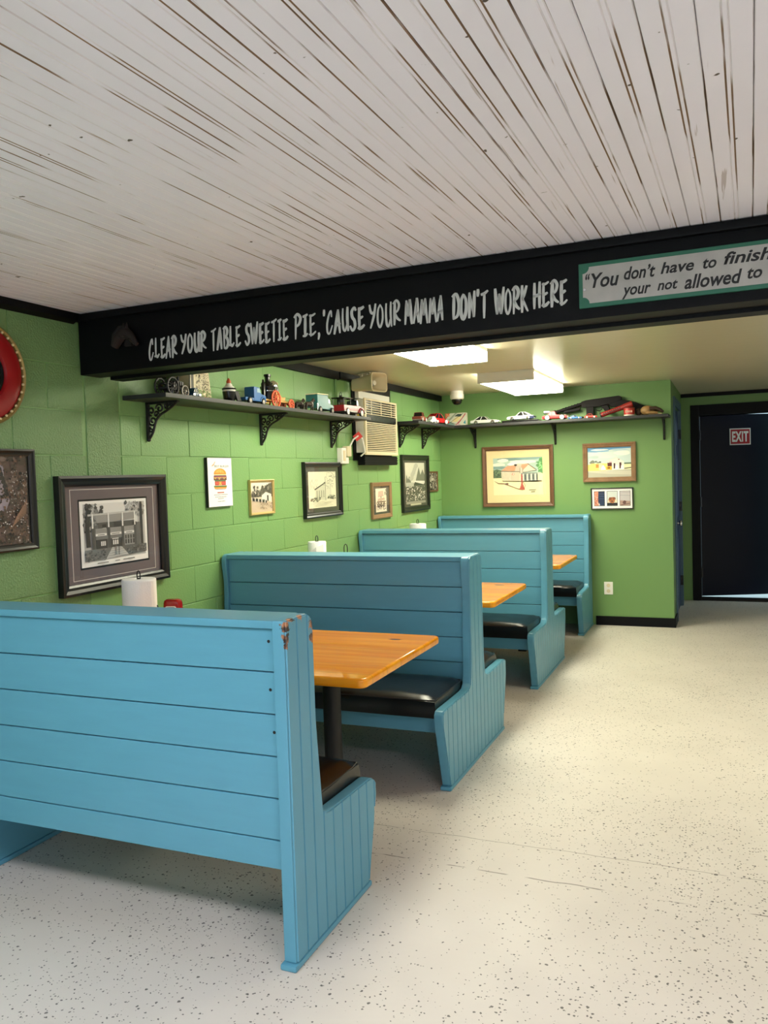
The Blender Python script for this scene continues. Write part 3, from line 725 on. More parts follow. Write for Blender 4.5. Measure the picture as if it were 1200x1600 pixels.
MB().box(.0, .075, -.03, 0, .0, .05).build('lower_box', M_white, ob, .004)
MB().box(.012, .085, -.05, -.006, .055, .135).build('cover', M_cream, ob, .005)
MB().box(-.06, -.02, -.047, -.0455, .02, .10).build('receptacle', M_cream, ob)
pc = MB().tube([(.045, 5.80, 1.745), (.07, 5.82, 1.80), (.09, 5.86, 1.825), (.10, 5.91, 1.81), (.105, 5.93, 1.76), (.10, 5.965, 1.70), (.06, 5.97, 1.672)], .0065, 8).build('power_cord', M_white, smooth=True); tag(pc, 'white power cord looping from outlet to air conditioner', 'cord')
tg = MB().box(-.03, .03, -.002, .002, -.026, .026).build('cord_tag', mat('red_tag', (206, 52, 40), .5), bevel=.001, loc=(.088, 5.86, 1.822), rot=(.0, math.radians(-38), .38)); tag(tg, 'red warning tag on the air conditioner cord', 'tag')
so = thing('wall_outlet', 'white wall outlet low on the green back wall', 'outlet', (1.666, D, .298), 0)
MB().box(-.041, .041, -.006, 0, 0, .122).build('plate', M_white, so, .003)
for z in (.034, .088): MB().lathe([(.018, -.009), (.018, -.0062)], (0, 0, z), 'y', 14).build('receptacle', M_cream, so)

# ------------------------------------------------------------------ shelves and scroll brackets
def scroll(cx, cz, r, a0, turns, sgn=1):
    P = []
    for k in range(15): f = k/14; a = a0 + sgn*turns*2*PI*f; q = r*(1-.78*f); P.append((cx+q*math.cos(a), cz+q*math.sin(a)))
    return P
br_mesh = {}
def bracket(label, loc, rotz, depth=.20, height=.195):
    """cast-iron scroll bracket; local x = away from the wall, z = 0 is the underside of the shelf"""
    t = thing('shelf_bracket', label, 'bracket', loc, rotz, 'black scroll shelf brackets')
    key = (depth, height)
    if key not in br_mesh:
        h2 = .010
        a = MB(); a.prism([(0.0, -height+.01), (.007, -height), (.015, -height+.012), (.014, 0), (0.0, 0)], 'y', -h2, h2); a.box(0, depth, -h2, h2, -.011, -.0005)
        a.lathe([(.004, -.005), (.011, .0), (.011, .012), (.004, .018)], (.007, 0, -height+.0), 'z', 10)
        A = a.mesh('arm', .0015, 1); A.materials.append(M_iron)
        cv = []
        cv = [(p[0], 0, p[1]) for p in smooth_pts([(.010, -.188), (.034, -.155), (.048, -.118), (.062, -.088), (.09, -.064), (.125, -.048), (.16, -.028), (.192, -.006)], 3)]
        b = MB().tube(cv, .0065, 6).mesh('brace', 0, smooth=True); b.materials.append(M_iron)
        c = MB()
        for s in (scroll(.036, -.095, .026, PI, 1.3), scroll(.030, -.045, .024, -PI/2, 1.2, -1), scroll(.082, -.034, .025, PI, 1.2, -1), scroll(.125, -.026, .017, 0, 1.2), scroll(.024, -.140, .014, PI/2, 1.1), scroll(.155, -.018, .010, PI, 1.1, -1), scroll(.06, -.062, .016, 0, 1.1)):
            c.tube([(p[0], 0, p[1]) for p in s], .0055, 5)
        c = c.mesh('scrollwork', 0, smooth=True); c.materials.append(M_iron)
        br_mesh[key] = (A, b, c)
    for n, me in zip(('arm', 'brace', 'scrollwork'), br_mesh[key]): obj(n, me, t)
    return t
M_shelf = mat('black_shelf_paint', (40, 40, 42), .5, vary=.15, vscale=12)
SD = .262; S1Y0, S1Y1 = 3.268, 5.735
def s1z(y): return 1.943 + .010*(y-S1Y0)/(S1Y1-S1Y0)
sh1 = MB()
v = [(.001, S1Y0), (SD, S1Y0), (SD, S1Y1), (.001, S1Y1)]
lo = [sh1.bm.verts.new((x, y, s1z(y)-.022)) for x, y in v]; hi = [sh1.bm.verts.new((x, y, s1z(y))) for x, y in v]
sh1.face(lo[::-1]); sh1.face(hi)
for k in range(4): sh1.face([lo[k], lo[(k+1) % 4], hi[(k+1) % 4], hi[k]])
tag(sh1.build('wall_shelf', M_shelf, bevel=.002), 'long black wall shelf crowded with toy vehicles on the block wall', 'shelf')
for i, y in enumerate((3.448, 4.555, 5.56)):
    bracket(('black scroll bracket at the near end of the long shelf', 'black scroll bracket in the middle of the long shelf', 'black scroll bracket of the long shelf beside the air conditioner')[i], (0.001, y, s1z(y)-.022), 0)
S2 = 1.985
lm = MB().prism([(0.001, 6.80), (.25, 6.80), (.25, D-.285), (RX-.005, D-.285), (RX-.005, D-.001), (0.001, D-.001)], 'z', S2-.026, S2)
tag(lm.build('corner_shelf', M_shelf, bevel=.003), 'black L-shaped corner shelf along the back wall with toy cars', 'shelf')
for i, y in enumerate((6.95, 7.55)):
    bracket('black scroll bracket under the corner shelf, %s on the block wall' % ('right of the air conditioner' if i == 0 else 'nearest the corner'), (0.001, y, S2-.026), 0)
for i, x in enumerate((.38, 1.19, 2.20)):
    bracket(('black scroll bracket on the back wall left of the large painting', 'black scroll bracket on the back wall between the two paintings', 'black scroll bracket at the right end of the back wall')[i], (x, D-.001, S2-.026), -PI/2)

# ------------------------------------------------------------------ tableware
def towel(label_h, label_r, x, y, r=.068, top=1.065, arm=True):
    h = thing('towel_holder', label_h, 'towel holder', (x, y, .7505), 0, 'black wire towel holders')
    MB().lathe([(.075, 0), (.078, .004), (.07, .011), (.01, .013)], (0, 0, 0), 'z', 24).build('base', M_iron, h, smooth=True)
    zt = top - .7505
    P = [(0, 0, .012), (0, 0, zt+.005)]
    MB().tube(P, .0035, 6).build('rod', M_iron, h)
    MB().tube([(-.008, 0, zt-.01), (-.009, 0, zt+.02), (-.006, 0, zt+.034), (0, 0, zt+.038), (.006, 0, zt+.034), (.009, 0, zt+.02), (.008, 0, zt-.01)], .0028, 6).build('loop', M_iron, h, smooth=True)
    if arm: MB().tube([(r+.012, .02, .005), (r+.014, .02, zt*.5), (r+.006, .02, zt*.6)], .003, 6).build('tension_arm', M_iron, h)
    t = thing('paper_towel_roll', label_r, 'paper towel', (x, y, .766), 0, 'paper towel rolls on the tables')
    hh = top-.766
    mb = MB(); mb.lathe([(.02, 0), (r-.002, 0), (r, .003), (r, hh-.004), (r-.003, hh), (.022, hh), (.02, hh-.003), (.02, .0)], (0, 0, 0), 'z', 40, False)
    mb.build('roll', M_paper, t, smooth=True)
    return t
def loose_sheet(t, r, a, pts):
    mb = MB(); V = []
    for (dx, dy, z0, z1) in pts: V.append((mb.bm.verts.new((dx, dy, z0)), mb.bm.verts.new((dx, dy, z1))))
    for p, q in zip(V, V[1:]): mb.face([p[0], q[0], q[1], p[1]])
    o = mb.build('loose_sheet', M_paper, t); s = o.modifiers.new('s', 'SOLIDIFY'); s.thickness = .0012
t1 = towel('black wire towel holder on the nearest table', 'white paper towel roll on the nearest table in front of the framed building print', .19, 3.10, .079, 1.062)
loose_sheet(t1, .079, 0, [(.079*math.cos(a)*1.015, .079*math.sin(a)*1.015, .004, .29) for a in [x*.12-1.9 for x in range(12)]] + [(.085, -.02, .004, .289), (.088, -.005, .004, .288)])
t2 = towel('black wire towel holder on the second table', 'white paper towel roll with a loose corner on the second table', .25, 4.80, .060, 1.092, False)
loose_sheet(t2, .06, 0, [(-.07, -.085, .05, .235), (-.02, -.078, .06, .265), (.03, -.068, .07, .295), (.062, -.03, .07, .31)])
towel('black wire towel holder on the farthest table', 'white paper towel roll on the farthest table below the framed mill photograph', .25, 6.70, .072, 1.085, False)
cad = thing('wire_caddy', 'small black wire caddy handle beside the second paper towel roll', 'caddy', (.42, 4.88, .7505), 0)
MB().box(-.06, .06, -.05, .05, 0, .006).build('base', M_iron, cad, .002)
MB().tube([(-.012, 0, .005), (-.012, 0, .295), (-.008, 0, .312), (0, 0, .318), (.008, 0, .312), (.012, 0, .295), (.012, 0, .005)], .0032, 6).build('handle', M_iron, cad, smooth=True)
for z in (.05, .09): MB().tube([(-.06, -.05, z), (.06, -.05, z), (.06, .05, z), (-.06, .05, z)], .002, 6, closed=True).build('rail', M_iron, cad)
kt = thing('ketchup_bottle', 'red squeeze ketchup bottle with blue and white label on the nearest table', 'bottle', (.215, 3.315, .7505), math.radians(15))
M_ket = mat('ketchup_red', (150, 14, 12), .2)
km = MB(); prev = None
for z, a, b in ((.03, .026, .02), (.05, .038, .026), (.08, .046, .03), (.14, .045, .03), (.165, .044, .029), (.178, .04, .026), (.184, .03, .02)):
    ring = [km.bm.verts.new((p[0], p[1], z)) for p in rrect(a, b, b*.7)]
    if prev:
        for k in range(len(ring)): km.face([prev[k], prev[(k+1) % len(ring)], ring[(k+1) % len(ring)], ring[k]])
    else: km.face(ring[::-1])
    prev = ring
km.face(prev); km.build('bottle', M_ket, kt, smooth=True)
MB().lathe([(.03, 0), (.03, .028), (.022, .032)], (0, 0, 0), 'z', 20).build('cap', M_white, kt, smooth=True)
lb = MB().prism([(p[0], p[1]+.105) for p in rrect(.03, .048, .012)], 'y', -.0325, -.0305).build('label', M_white, kt)
MB().prism([(p[0], p[1]+.106) for p in rrect(.026, .042, .01)], 'y', -.0332, -.0326).build('emblem', mat('label_blue', (70, 78, 150), .4), lb)

# ------------------------------------------------------------------ framed pictures
class Art:
    """flat print: coloured outlines in a 0..1 box, each a hair in front of the last"""
    def __init__(s, w_, h_): s.w, s.h, s.sh = w_, h_, []
    def p(s, col, pts): s.sh.append((col if isinstance(col, tuple) else (col,)*3, pts)); return s
    def r(s, col, x0, y0, x1, y1): return s.p(col, [(x0, y0), (x1, y0), (x1, y1), (x0, y1)])
    def line(s, col, x0, y0, x1, y1, t=.006):
        dx, dy = (x1-x0)*s.w, (y1-y0)*s.h; l = math.hypot(dx, dy) or 1; nx, ny = -dy/l*t/2*s.w/s.w, dx/l*t/2*s.w/s.h
        return s.p(col, [(x0+nx, y0+ny), (x1+nx, y1+ny), (x1-nx, y1-ny), (x0-nx, y0-ny)])
    def blob(s, col, cx, cy, rx, ry, n=9, jit=.25):
        return s.p(col, [(min(1, max(0, cx+rx*math.cos(2*PI*k/n)*random.uniform(1-jit, 1+jit))), min(1, max(0, cy+ry*math.sin(2*PI*k/n)*random.uniform(1-jit, 1+jit)))) for k in range(n)])
    def specks(s, cols, x0, y0, x1, y1, n, r0, r1, asp=1.0):
        for _ in range(n): q = random.uniform(r0, r1); s.blob(random.choice(cols), random.uniform(x0, x1), random.uniform(y0, y1), q, q*asp, 6, .5)
        return s
    def build(s, name, parent, y, ox=0, oz=0):
        bm = bmesh.new(); lay = bm.loops.layers.float_color.new('ink')
        for i, (c, pts) in enumerate(s.sh):
            vs_ = [bm.verts.new(((px-.5)*s.w+ox, y - 1e-5*2.2*i, (py-.5)*s.h+oz)) for px, py in pts]
            try: f = bm.faces.new(vs_)
            except ValueError: continue
            f.normal_update()
            if f.normal.y > 0: f.normal_flip()
            lin = srgb(*c)
            for l in f.loops: l[lay] = (*lin, 1)
        bmesh.ops.triangulate(bm, faces=[f for f in bm.faces if len(f.verts) > 4])
        me = bpy.data.meshes.new(name); bm.to_mesh(me); bm.free(); me.materials.append(M_print)
        return obj(name, me, parent)
def sweep_frame(w_, h_, prof):
    """mitred frame; prof = (inset from outer edge, height off the wall)"""
    mb = MB(); rings = []
    for ins, d in prof:
        a, b = w_/2-ins, h_/2-ins
        rings.append([mb.bm.verts.new((x, -d, z)) for x, z in ((-a, -b), (a, -b), (a, b), (-a, b))])
    for r0, r1 in zip(rings, rings[1:]):
        for k in range(4): mb.face([r0[k], r0[(k+1) % 4], r1[(k+1) % 4], r1[k]])
    for k in range(4): mb.face([rings[-1][k], rings[-1][(k+1) % 4], rings[0][(k+1) % 4], rings[0][k]])
    return mb
def picture(label, loc, rotz, w_, h_, fwid, dep, m_frame, m_mat, art, matw=(0, 0), glass=True, name='picture_frame', lip=None, tilt=0.0):
    t = thing(name, label, 'picture', loc, 0, None, (0, tilt, rotz))
    pr = [(0, .0005), (0, dep), (fwid*.25, dep*1.06), (fwid*.55, dep*.86), (fwid*.8, dep*.8), (fwid, dep*.62), (fwid, .0005)]
    sweep_frame(w_, h_, pr).build('frame', m_frame, t)
    iw, ih = w_-2*fwid, h_-2*fwid; base = dep*.25
    if lip: sweep_frame(iw, ih, [(0, .002), (0, dep*.66), (.006, dep*.66), (.006, .002)]).build('inner_lip', lip, t)
    if m_mat:
        MB().box(-iw/2, iw/2, -base, -.0006, -ih/2, ih/2).build('mat_board', m_mat, t)
    art.build('print', t, -base-.0006)
    if glass: MB().box(-iw/2+.001, iw/2-.001, -dep*.5-.0012, -dep*.5, -ih/2+.001, ih/2-.001).build('glass', M_glass, t)
    return t
M_fblack = mat('black_frame_lacquer', (16, 16, 18), .3); M_fgold = mat('gold_frame', (196, 172, 110), .35, .4); M_fwood = mat('brown_wood_frame', (104, 72, 48), .5, vary=.25, vscale=20)
M_fbarn = mat('weathered_barn_wood_frame', (128, 96, 66), .7, vary=.35, vscale=18, bump=(60, .6)); M_ftan = mat('tan_wood_frame', (142, 112, 78), .5, vary=.2, vscale=16)
M_mgrey = mat('mauve_grey_mat_board', (108, 98, 102), .8); M_mdark = mat('dark_grey_mat_board', (72, 70, 62), .8); M_mcream = mat('cream_mat_board', (226, 204, 156), .8)
HW = PI/2

def art_building():
    a = Art(.468, .307); a.r(244, 0, 0, 1, 1); a.r(190, .045, .085, .965, .955); a.r(226, .2, .6, .85, .955)
    a.specks([70, 96, 130, 160], .05, .55, .32, .95, 90, .012, .03, 1.5); a.specks([90, 120, 150, 180], .66, .72, .95, .95, 60, .01, .022, 1.5)
    a.p(52, [(.07, .3), (.13, .3), (.12, .6), (.15, .85), (.09, .9), (.06, .6)]); a.p(58, [(.885, .2), (.925, .2), (.92, .95), (.885, .95)])
    a.r(104, .15, .22, .87, .62); a.p(196, [(.1, .80), (.85, .815), (.85, .79), (.1, .77)]); a.p(150, [(.16, .77), (.84, .79), (.78, .68), (.24, .65)])
    a.r(84, .24, .55, .8, .66)
    for x in (.30, .48, .76): a.r(40, x, .565, x+.06, .63); a.r(200, x+.005, .57, x+.055, .575)
    a.r(60, .47, .57, .58, .66)
    for x0, x1 in ((.2, .36), (.40, .58), (.62, .78)):
        a.r(158, x0, .49, x1, .57); 
        for k in range(9): a.r(104, x0+(x1-x0)*k/9, .505, x0+(x1-x0)*k/9+.004, .565)
        a.r(232, x0, .455, x1, .49); a.r(92, x0+.03, .466, x1-.03, .478)
    a.r(62, .2, .24, .36, .44); a.r(66, .40, .24, .58, .44)
    for x in (.27, .295, .32): a.r(222, x, .30, x+.018, .37)
    for x in (.445, .475, .505): a.r(226, x, .30, x+.02, .37)
    a.r(212, .435, .385, .53, .41); a.r(120, .2, .40, .58, .455)
    a.r(148, .61, .27, .78, .45)
    for x in (.63, .67, .71, .75): a.r(66, x, .29, x+.025, .36); a.r(72, x, .37, x+.025, .43)
    for x in (.145, .375, .585, .775): a.r(84, x, .22, x+.035, .58); a.r(236, x+.006, .58, x+.026, .80)
    a.p(112, [(.045, .085), (.33, .085), (.43, .26), (.045, .26)]); a.p(196, [(.33, .085), (.68, .11), (.57, .26), (.43, .26)]); a.p(100, [(.68, .11), (.965, .13), (.965, .26), (.57, .26)])
    a.specks([70, 90, 130], .05, .09, .34, .24, 60, .008, .016); a.specks([70, 90, 130], .66, .13, .95, .25, 50, .008, .016)
    for k in range(5): a.line(140, .36+.01*k, .10+.035*k, .66-.02*k, .12+.033*k, .004)
    a.r(120, .47, .14, .49, .27); a.r(80, .52, .13, .53, .26)
    a.r(120, .20, .035, .36, .05); a.r(130, .46, .038, .53, .052); a.r(120, .58, .04, .76, .055)
    return a
def art_aerial():
    a = Art(.40, .37); a.r((104, 86, 78), 0, 0, 1, 1)
    for c in ((118, 94, 80), (96, 84, 74), (128, 110, 100), (84, 74, 64)): a.specks([c], 0, 0, 1, 1, 40, .025, .06, 1.0)
    a.p((166, 154, 164), [(.3, 1), (.62, 1), (.70, .86), (.70, .62), (.76, .5), (.70, .38), (.58, .40), (.56, .2), (.4, 0), (.25, 0), (.3, .5)])
    for k in range(7): a.blob((58, 56, 52), .655+.012*k, .84-.045*k, .028, .03)
    a.specks([(52, 52, 44), (66, 60, 50), (88, 74, 58), (44, 40, 36), (128, 98, 78), (110, 84, 66)], .45, 0, 1, 1, 330, .006, .016, 1.1)
    a.specks([(206, 200, 198), (64, 60, 58), (180, 172, 168)], .76, .4, .98, .85, 90, .004, .009)
    a.specks([(206, 200, 198), (48, 46, 42)], .6, .02, .98, .4, 70, .004, .009)
    for k in range(10): a.line((150, 118, 96), .75+.02*k, .2+.015*k, .82+.015*k, .32+.02*k, .008)
    return a
def art_burger():
    a = Art(.244, .282); a.r(248, 0, 0, 1, 1)
    def sl(col, y0, y1, hw, top=None): top = hw if top is None else top; a.p(col, [(.5-hw, y0), (.5+hw, y0), (.5+top, y1), (.5-top, y1)])
    sl((226, 152, 62), .365, .40, .24, .26); a.p((120, 82, 50), [(.26, .36), (.74, .36), (.7, .35), (.3, .35)])
    sl((86, 120, 62), .40, .43, .27); sl((196, 78, 70), .435, .52, .23); sl((232, 178, 90), .44, .51, .06); sl((214, 96, 74), .46, .5, .2); sl((240, 190, 80), .465, .495, .035)
    sl((80, 132, 84), .52, .54, .23); sl((112, 66, 60), .54, .6, .27); a.p((246, 206, 84), [(.24, .6), (.76, .6), (.66, .56), (.58, .6), (.46, .555), (.38, .6), (.3, .565)])
    sl((150, 78, 92), .6, .63, .27); sl((140, 110, 120), .575, .59, .2); sl((96, 84, 78), .63, .645, .26); sl((250, 232, 190), .645, .66, .24)
    P = [(.24, .66)] + [(.5+.26*math.cos(PI*k/12), .67+.115*math.sin(PI*k/12)) for k in range(12, -1, -1)] + [(.76, .66)]
    a.p((228, 150, 54), P)
    a.p((244, 176, 84), [(.5+.18*math.cos(PI*k/8)-.02, .70+.07*math.sin(PI*k/8)) for k in range(8, -1, -1)])
    for k in range(10): a.blob((252, 226, 170), random.uniform(.34, .66), random.uniform(.69, .76), .008, .006, 5)
    a.line((240, 150, 60), .17, .83, .25, .87, .02); a.line((240, 150, 60), .25, .87, .31, .92, .016); a.line((190, 190, 190), .2, .84, .3, .86, .01)
    a.r((190, 96, 84), .36, .275, .64, .298)
    for y, x0, x1 in ((.235, .22, .78), (.19, .26, .74), (.155, .38, .62), (.10, .36, .66)):
        x = x0
        while x < x1: e = min(x1, x+random.uniform(.02, .06)); a.r(150, x, y, e, y+.014); x = e+.012
    return a
def art_street():
    a = Art(.262, .198); a.r((226, 212, 190), 0, 0, 1, 1); a.r((240, 232, 214), 0, .62, 1, 1); a.p((206, 186, 162), [(0, 0), (1, 0), (1, .3), (.3, .45), (0, .42)])
    a.p((96, 92, 82), [(0, .5), (.1, .72), (.2, .55), (.3, .68), (.42, .66), (.52, .8), (.7, .78), (.85, .93), (1, .95), (1, .5)])
    a.specks([(70, 66, 58), (110, 104, 92), (150, 142, 128)], .1, .52, 1, .85, 90, .015, .035, 1.4)
    a.p((232, 226, 214), [(.5, .38), (.95, .36), (.95, .58), (.7, .66), (.5, .55)]); a.r((50, 46, 42), .75, .36, .82, .55)
    for k in range(14): a.blob((44, 40, 38) if k % 3 else (210, 204, 196), .05+.05*k, .45-.008*k, .03, .06)
    a.specks([(120, 104, 88), (170, 150, 128)], .4, .1, 1, .34, 60, .01, .03, .5); return a
def art_church():
    a = Art(.44, .262); a.r((232, 232, 208), 0, 0, 1, 1); g = (120, 120, 104)
    a.p((206, 208, 186), [(.22, .24), (.6, .2), (.6, .7), (.24, .52)]); a.p((60, 60, 54), [(.2, .52), (.6, .71), (.61, .68), (.22, .49)]); a.p((218, 220, 198), [(.6, .2), (.8, .28), (.8, .6), (.6, .7)])
    for x in (.28, .36, .44, .52): a.r((150, 152, 136), x, .28, x+.03, .48)
    a.line((70, 70, 62), .6, .2, .6, .85, .012); a.line(g, .8, .25, .8, .6)
    for _ in range(46):
        x, y = random.uniform(.6, .98), random.uniform(.5, .97); a.line(g, x, y, x+random.uniform(-.12, .12), y+random.uniform(-.06, .1), .005)
    for _ in range(20): x = random.uniform(.05, .3); y = random.uniform(.5, .72); a.line(g, x, y, x+random.uniform(-.04, .06), y+.08, .004)
    a.specks([(80, 82, 70), (130, 132, 116)], .05, .18, .4, .28, 50, .008, .02); a.specks([(80, 82, 70), (130, 132, 116)], .68, .22, .95, .34, 50, .008, .02)
    for k in range(8): a.line((176, 178, 158), random.uniform(.02, .4), .04+.02*k, random.uniform(.5, .9), .05+.02*k, .003)
    return a
def art_truck():
    a = Art(.235, .20); a.r((236, 226, 206), 0, 0, 1, 1); a.p((204, 176, 160), [(.2, .62), (.75, .66), (.7, .9), (.25, .88)]); a.r((110, 90, 76), .12, .4, .92, .46); a.r((90, 74, 64), .45, .46, .52, .66)
    a.p((196, 170, 150), [(.15, .46), (.85, .5), (.8, .6), (.2, .58)])
    for x in (.25, .5, .75): a.blob((66, 56, 50), x, .3, .11, .11); a.blob((150, 136, 120), x, .3, .05, .05)
    a.specks([(90, 80, 70), (160, 146, 128)], .05, .08, .95, .42, 70, .012, .035); a.specks([(90, 96, 84)], .82, .66, .98, .95, 16, .02, .04); return a
def art_mill():
    a = Art(.52, .385); a.r((196, 196, 180), 0, 0, 1, 1); a.p((110, 112, 100), [(0, .42), (.06, .72), (.14, .6), (.2, .68), (.3, .5), (.5, .5), (.62, .74), (.7, .9), (.78, .7), (.9, .84), (1, .7), (1, .42)])
    for k in range(10): a.blob((168, 168, 156), .3+.03*k, .62+.035*k, .09, .06, 8, .3)
    a.p((60, 60, 54), [(.42, .44), (1, .44), (1, .56), (.5, .56)]); a.p((214, 214, 204), [(.4, .54), (.95, .46), (1, .5), (1, .55), (.5, .56)]); a.r((168, 170, 158), .03, .42, .42, .52)
    a.r((84, 82, 74), 0, 0, 1, .42)
    a.specks([(40, 40, 36), (60, 60, 54), (190, 188, 176), (220, 218, 208), (120, 118, 106)], .02, .08, .98, .42, 210, .012, .03, .8); a.r((150, 148, 136), 0, 0, 1, .06); return a
def art_dark():
    a = Art(.26, .18); a.r((110, 104, 90), 0, 0, 1, 1); a.specks([(50, 48, 42), (80, 76, 66), (170, 164, 146), (200, 196, 180), (36, 34, 30)], 0, 0, 1, 1, 130, .02, .06, 1.2); a.r((190, 186, 170), .3, .55, .6, .7); return a
def art_pump():
    a = Art(.50, .372); a.r((236, 224, 178), 0, 0, 1, 1); a.r((168, 190, 178), 0, .58, 1, 1)
    for c, x, y, rx in (((120, 148, 146), .1, .74, .2), ((214, 220, 202), .1, .82, .16), ((226, 228, 210), .62, .88, .3), ((112, 142, 140), .4, .97, .35), ((226, 228, 212), .2, .93, .12), ((130, 158, 156), .75, .98, .25), ((236, 236, 220), .4, .83, .1)): a.blob(c, x, y, rx, .045, 12, .2)
    a.p((86, 108, 84), [(0, .46), (0, .68), (.08, .70), (.18, .66), (.22, .46)]); a.specks([(60, 80, 62), (110, 132, 100)], .0, .5, .2, .67, 30, .015, .03)
    a.p((196, 188, 164), [(.17, .42), (.54, .36), (.54, .62), (.16, .66)]); a.p((206, 156, 122), [(.15, .64), (.28, .78), (.72, .83), (.86, .66), (.55, .60), (.5, .64)]); a.p((200, 190, 172), [(.44, .64), (.48, .82), (.58, .82), (.56, .60)])
    for k in range(14): a.line((150, 100, 76), .2+.03*k, .65, .3+.03*k, .785, .004)
    a.line((60, 52, 46), .15, .65, .55, .62, .012); a.line((60, 52, 46), .55, .6, .88, .64, .012); a.line((60, 52, 46), .7, .83, .88, .66, .01); a.blob((60, 54, 50), .46, .80, .03, .03)
    a.p((214, 204, 180), [(.56, .60), (.72, .80), (.86, .65)]); a.p((126, 134, 128), [(.56, .36), (.9, .36), (.9, .58), (.56, .6)])
    for x in (.6, .68, .76, .84): a.r((206, 206, 190), x, .37, x+.03, .56); a.r((62, 74, 76), x+.035, .4, x+.06, .54)
    a.p((150, 140, 104), [(.17, .40), (.9, .34), (.98, .38), (.98, .34), (.2, .36)])
    a.blob((206, 92, 80), .41, .56, .035, .025); a.blob((240, 226, 210), .41, .56, .02, .012)
    a.p((110, 176, 110), [(.92, .62), (.9, .8), (.94, .96), (1, 1), (1, .55)]); a.specks([(86, 140, 84), (140, 196, 130)], .9, .6, 1, .95, 24, .015, .035)
    a.p((140, 110, 84), [(0, .40), (.1, .30), (.22, .29), (.5, .15), (.6, .12), (.6, .155), (.5, .17), (.22, .32), (.1, .33)]); a.blob((110, 86, 66), .27, .30, .045, .025)
    a.p((176, 84, 68), [(.53, .14), (.64, .13), (.60, .3), (.595, .55), (.565, .55), (.565, .3)]); a.p((196, 188, 170), [(.54, .58), (.61, .58), (.60, .70), (.575, .74), (.55, .70)]); a.line((70, 56, 50), .545, .57, .545, .72, .008); a.line((70, 56, 50), .605, .57, .605, .72, .008)
    a.line((120, 66, 56), .60, .35, .65, .25, .008); a.line((120, 66, 56), .65, .25, .62, .15, .008)
    for x0, x1, y in ((.72, .86, .125), (.76, .84, .075)): a.line((80, 66, 56), x0, y, x1, y+.005, .012)
    return a
def art_station():
    a = Art(.405, .285); a.r((196, 214, 210), 0, 0, 1, 1); a.p((96, 150, 196), [(0, .86), (.2, .84), (.6, .93), (1, .95), (1, 1), (0, 1)])
    for c, x, y, rx, ry in (((120, 170, 206), .25, .88, .25, .03), ((224, 234, 226), .3, .92, .2, .03), ((206, 222, 214), .5, .74, .4, .1), ((182, 202, 198), .15, .68, .14, .05), ((226, 234, 224), .8, .8, .2, .08), ((168, 198, 210), .75, .9, .2, .02), ((216, 228, 220), .2, .8, .15, .04)): a.blob(c, x, y, rx, ry, 12, .2)
    a.r((176, 176, 160), 0, 0, 1, .24); a.p((196, 194, 178), [(0, .18), (.5, .1), (1, .06), (1, .2), (0, .22)]); a.r((226, 222, 178), .84, .24, 1, .44); a.r((96, 116, 96), .84, .42, 1, .47); a.line((60, 66, 54), .82, .27, 1, .30, .02)
    a.specks([(120, 126, 112), (96, 106, 90)], .02, .46, .3, .54, 20, .015, .03); a.p((240, 210, 120), [(0, .22), (.48, .22), (.48, .46), (.1, .47), (0, .42)]); a.r((196, 140, 70), .19, .32, .26, .44); a.r((240, 224, 180), .26, .24, .34, .44)
    a.p((236, 232, 214), [(.42, .22), (.84, .24), (.84, .5), (.67, .63), (.48, .52)]); a.p((210, 214, 204), [(.40, .53), (.67, .66), (.86, .5), (.67, .63), (.48, .5)])
    a.r((90, 40, 42), .46, .36, .56, .48); a.r((232, 176, 60), .43, .24, .56, .36); a.r((120, 80, 40), .46, .28, .52, .33); a.r((70, 44, 50), .6, .28, .64, .46); a.r((84, 46, 54), .73, .28, .78, .48)
    a.r((206, 170, 180), .5, .48, .56, .52); a.blob((110, 50, 56), .72, .58, .02, .015); a.p((250, 248, 240), [(.3, .24), (.42, .24), (.4, .34), (.36, .42), (.32, .34)]); a.p((250, 248, 240), [(.63, .24), (.71, .24), (.70, .4), (.64, .4)]); a.p((250, 246, 238), [(.76, .24), (.83, .24), (.82, .38), (.77, .38)])
    return a
def art_triple():
    a = Art(.372, .188); a.r(246, 0, 0, 1, 1)
    for i, x in enumerate((.05, .37, .69)): a.r(60, x, .12, x+.27, .88)
    a.r((34, 50, 84), .06, .14, .31, .86); a.p((214, 142, 116), [(.06, .14), (.17, .14), (.15, .4), (.16, .86), (.06, .86)]); a.specks([(170, 90, 74), (240, 190, 170)], .07, .2, .15, .84, 22, .008, .02, 2)
    for y in (.5, .62, .74): a.line((70, 92, 130), .18, y, .31, y-.01, .008)
    a.p((230, 226, 220), [(.16, .16), (.2, .16), (.17, .3)])
    a.r((206, 214, 212), .38, .14, .63, .86); a.r((30, 26, 26), .38, .14, .63, .28); a.blob((176, 110, 66), .5, .42, .09, .14, 10, .2); a.blob((130, 74, 48), .46, .5, .04, .07); a.blob((140, 84, 54), .55, .5, .04, .07); a.blob((90, 56, 42), .5, .36, .02, .04); a.r((232, 206, 168), .39, .28, .43, .4); a.r((230, 214, 186), .57, .28, .62, .44)
    a.r((196, 190, 194), .7, .14, .95, .86); a.p((176, 146, 136), [(.7, .14), (.95, .14), (.95, .36), (.7, .4)]); a.line((150, 152, 160), .7, .66, .95, .64, .01); a.line((120, 124, 132), .7, .78, .95, .8, .006); a.blob((104, 70, 66), .81, .29, .045, .09); a.line((110, 84, 80), .72, .16, .94, .24, .02)
    return a
bl = picture('large black framed print of a columned two-storey building on the block wall', (0.001, 3.165, 1.281), HW, .752, .543, .048, .032, M_fblack, M_mgrey, art_building())
bl_lines = MB()
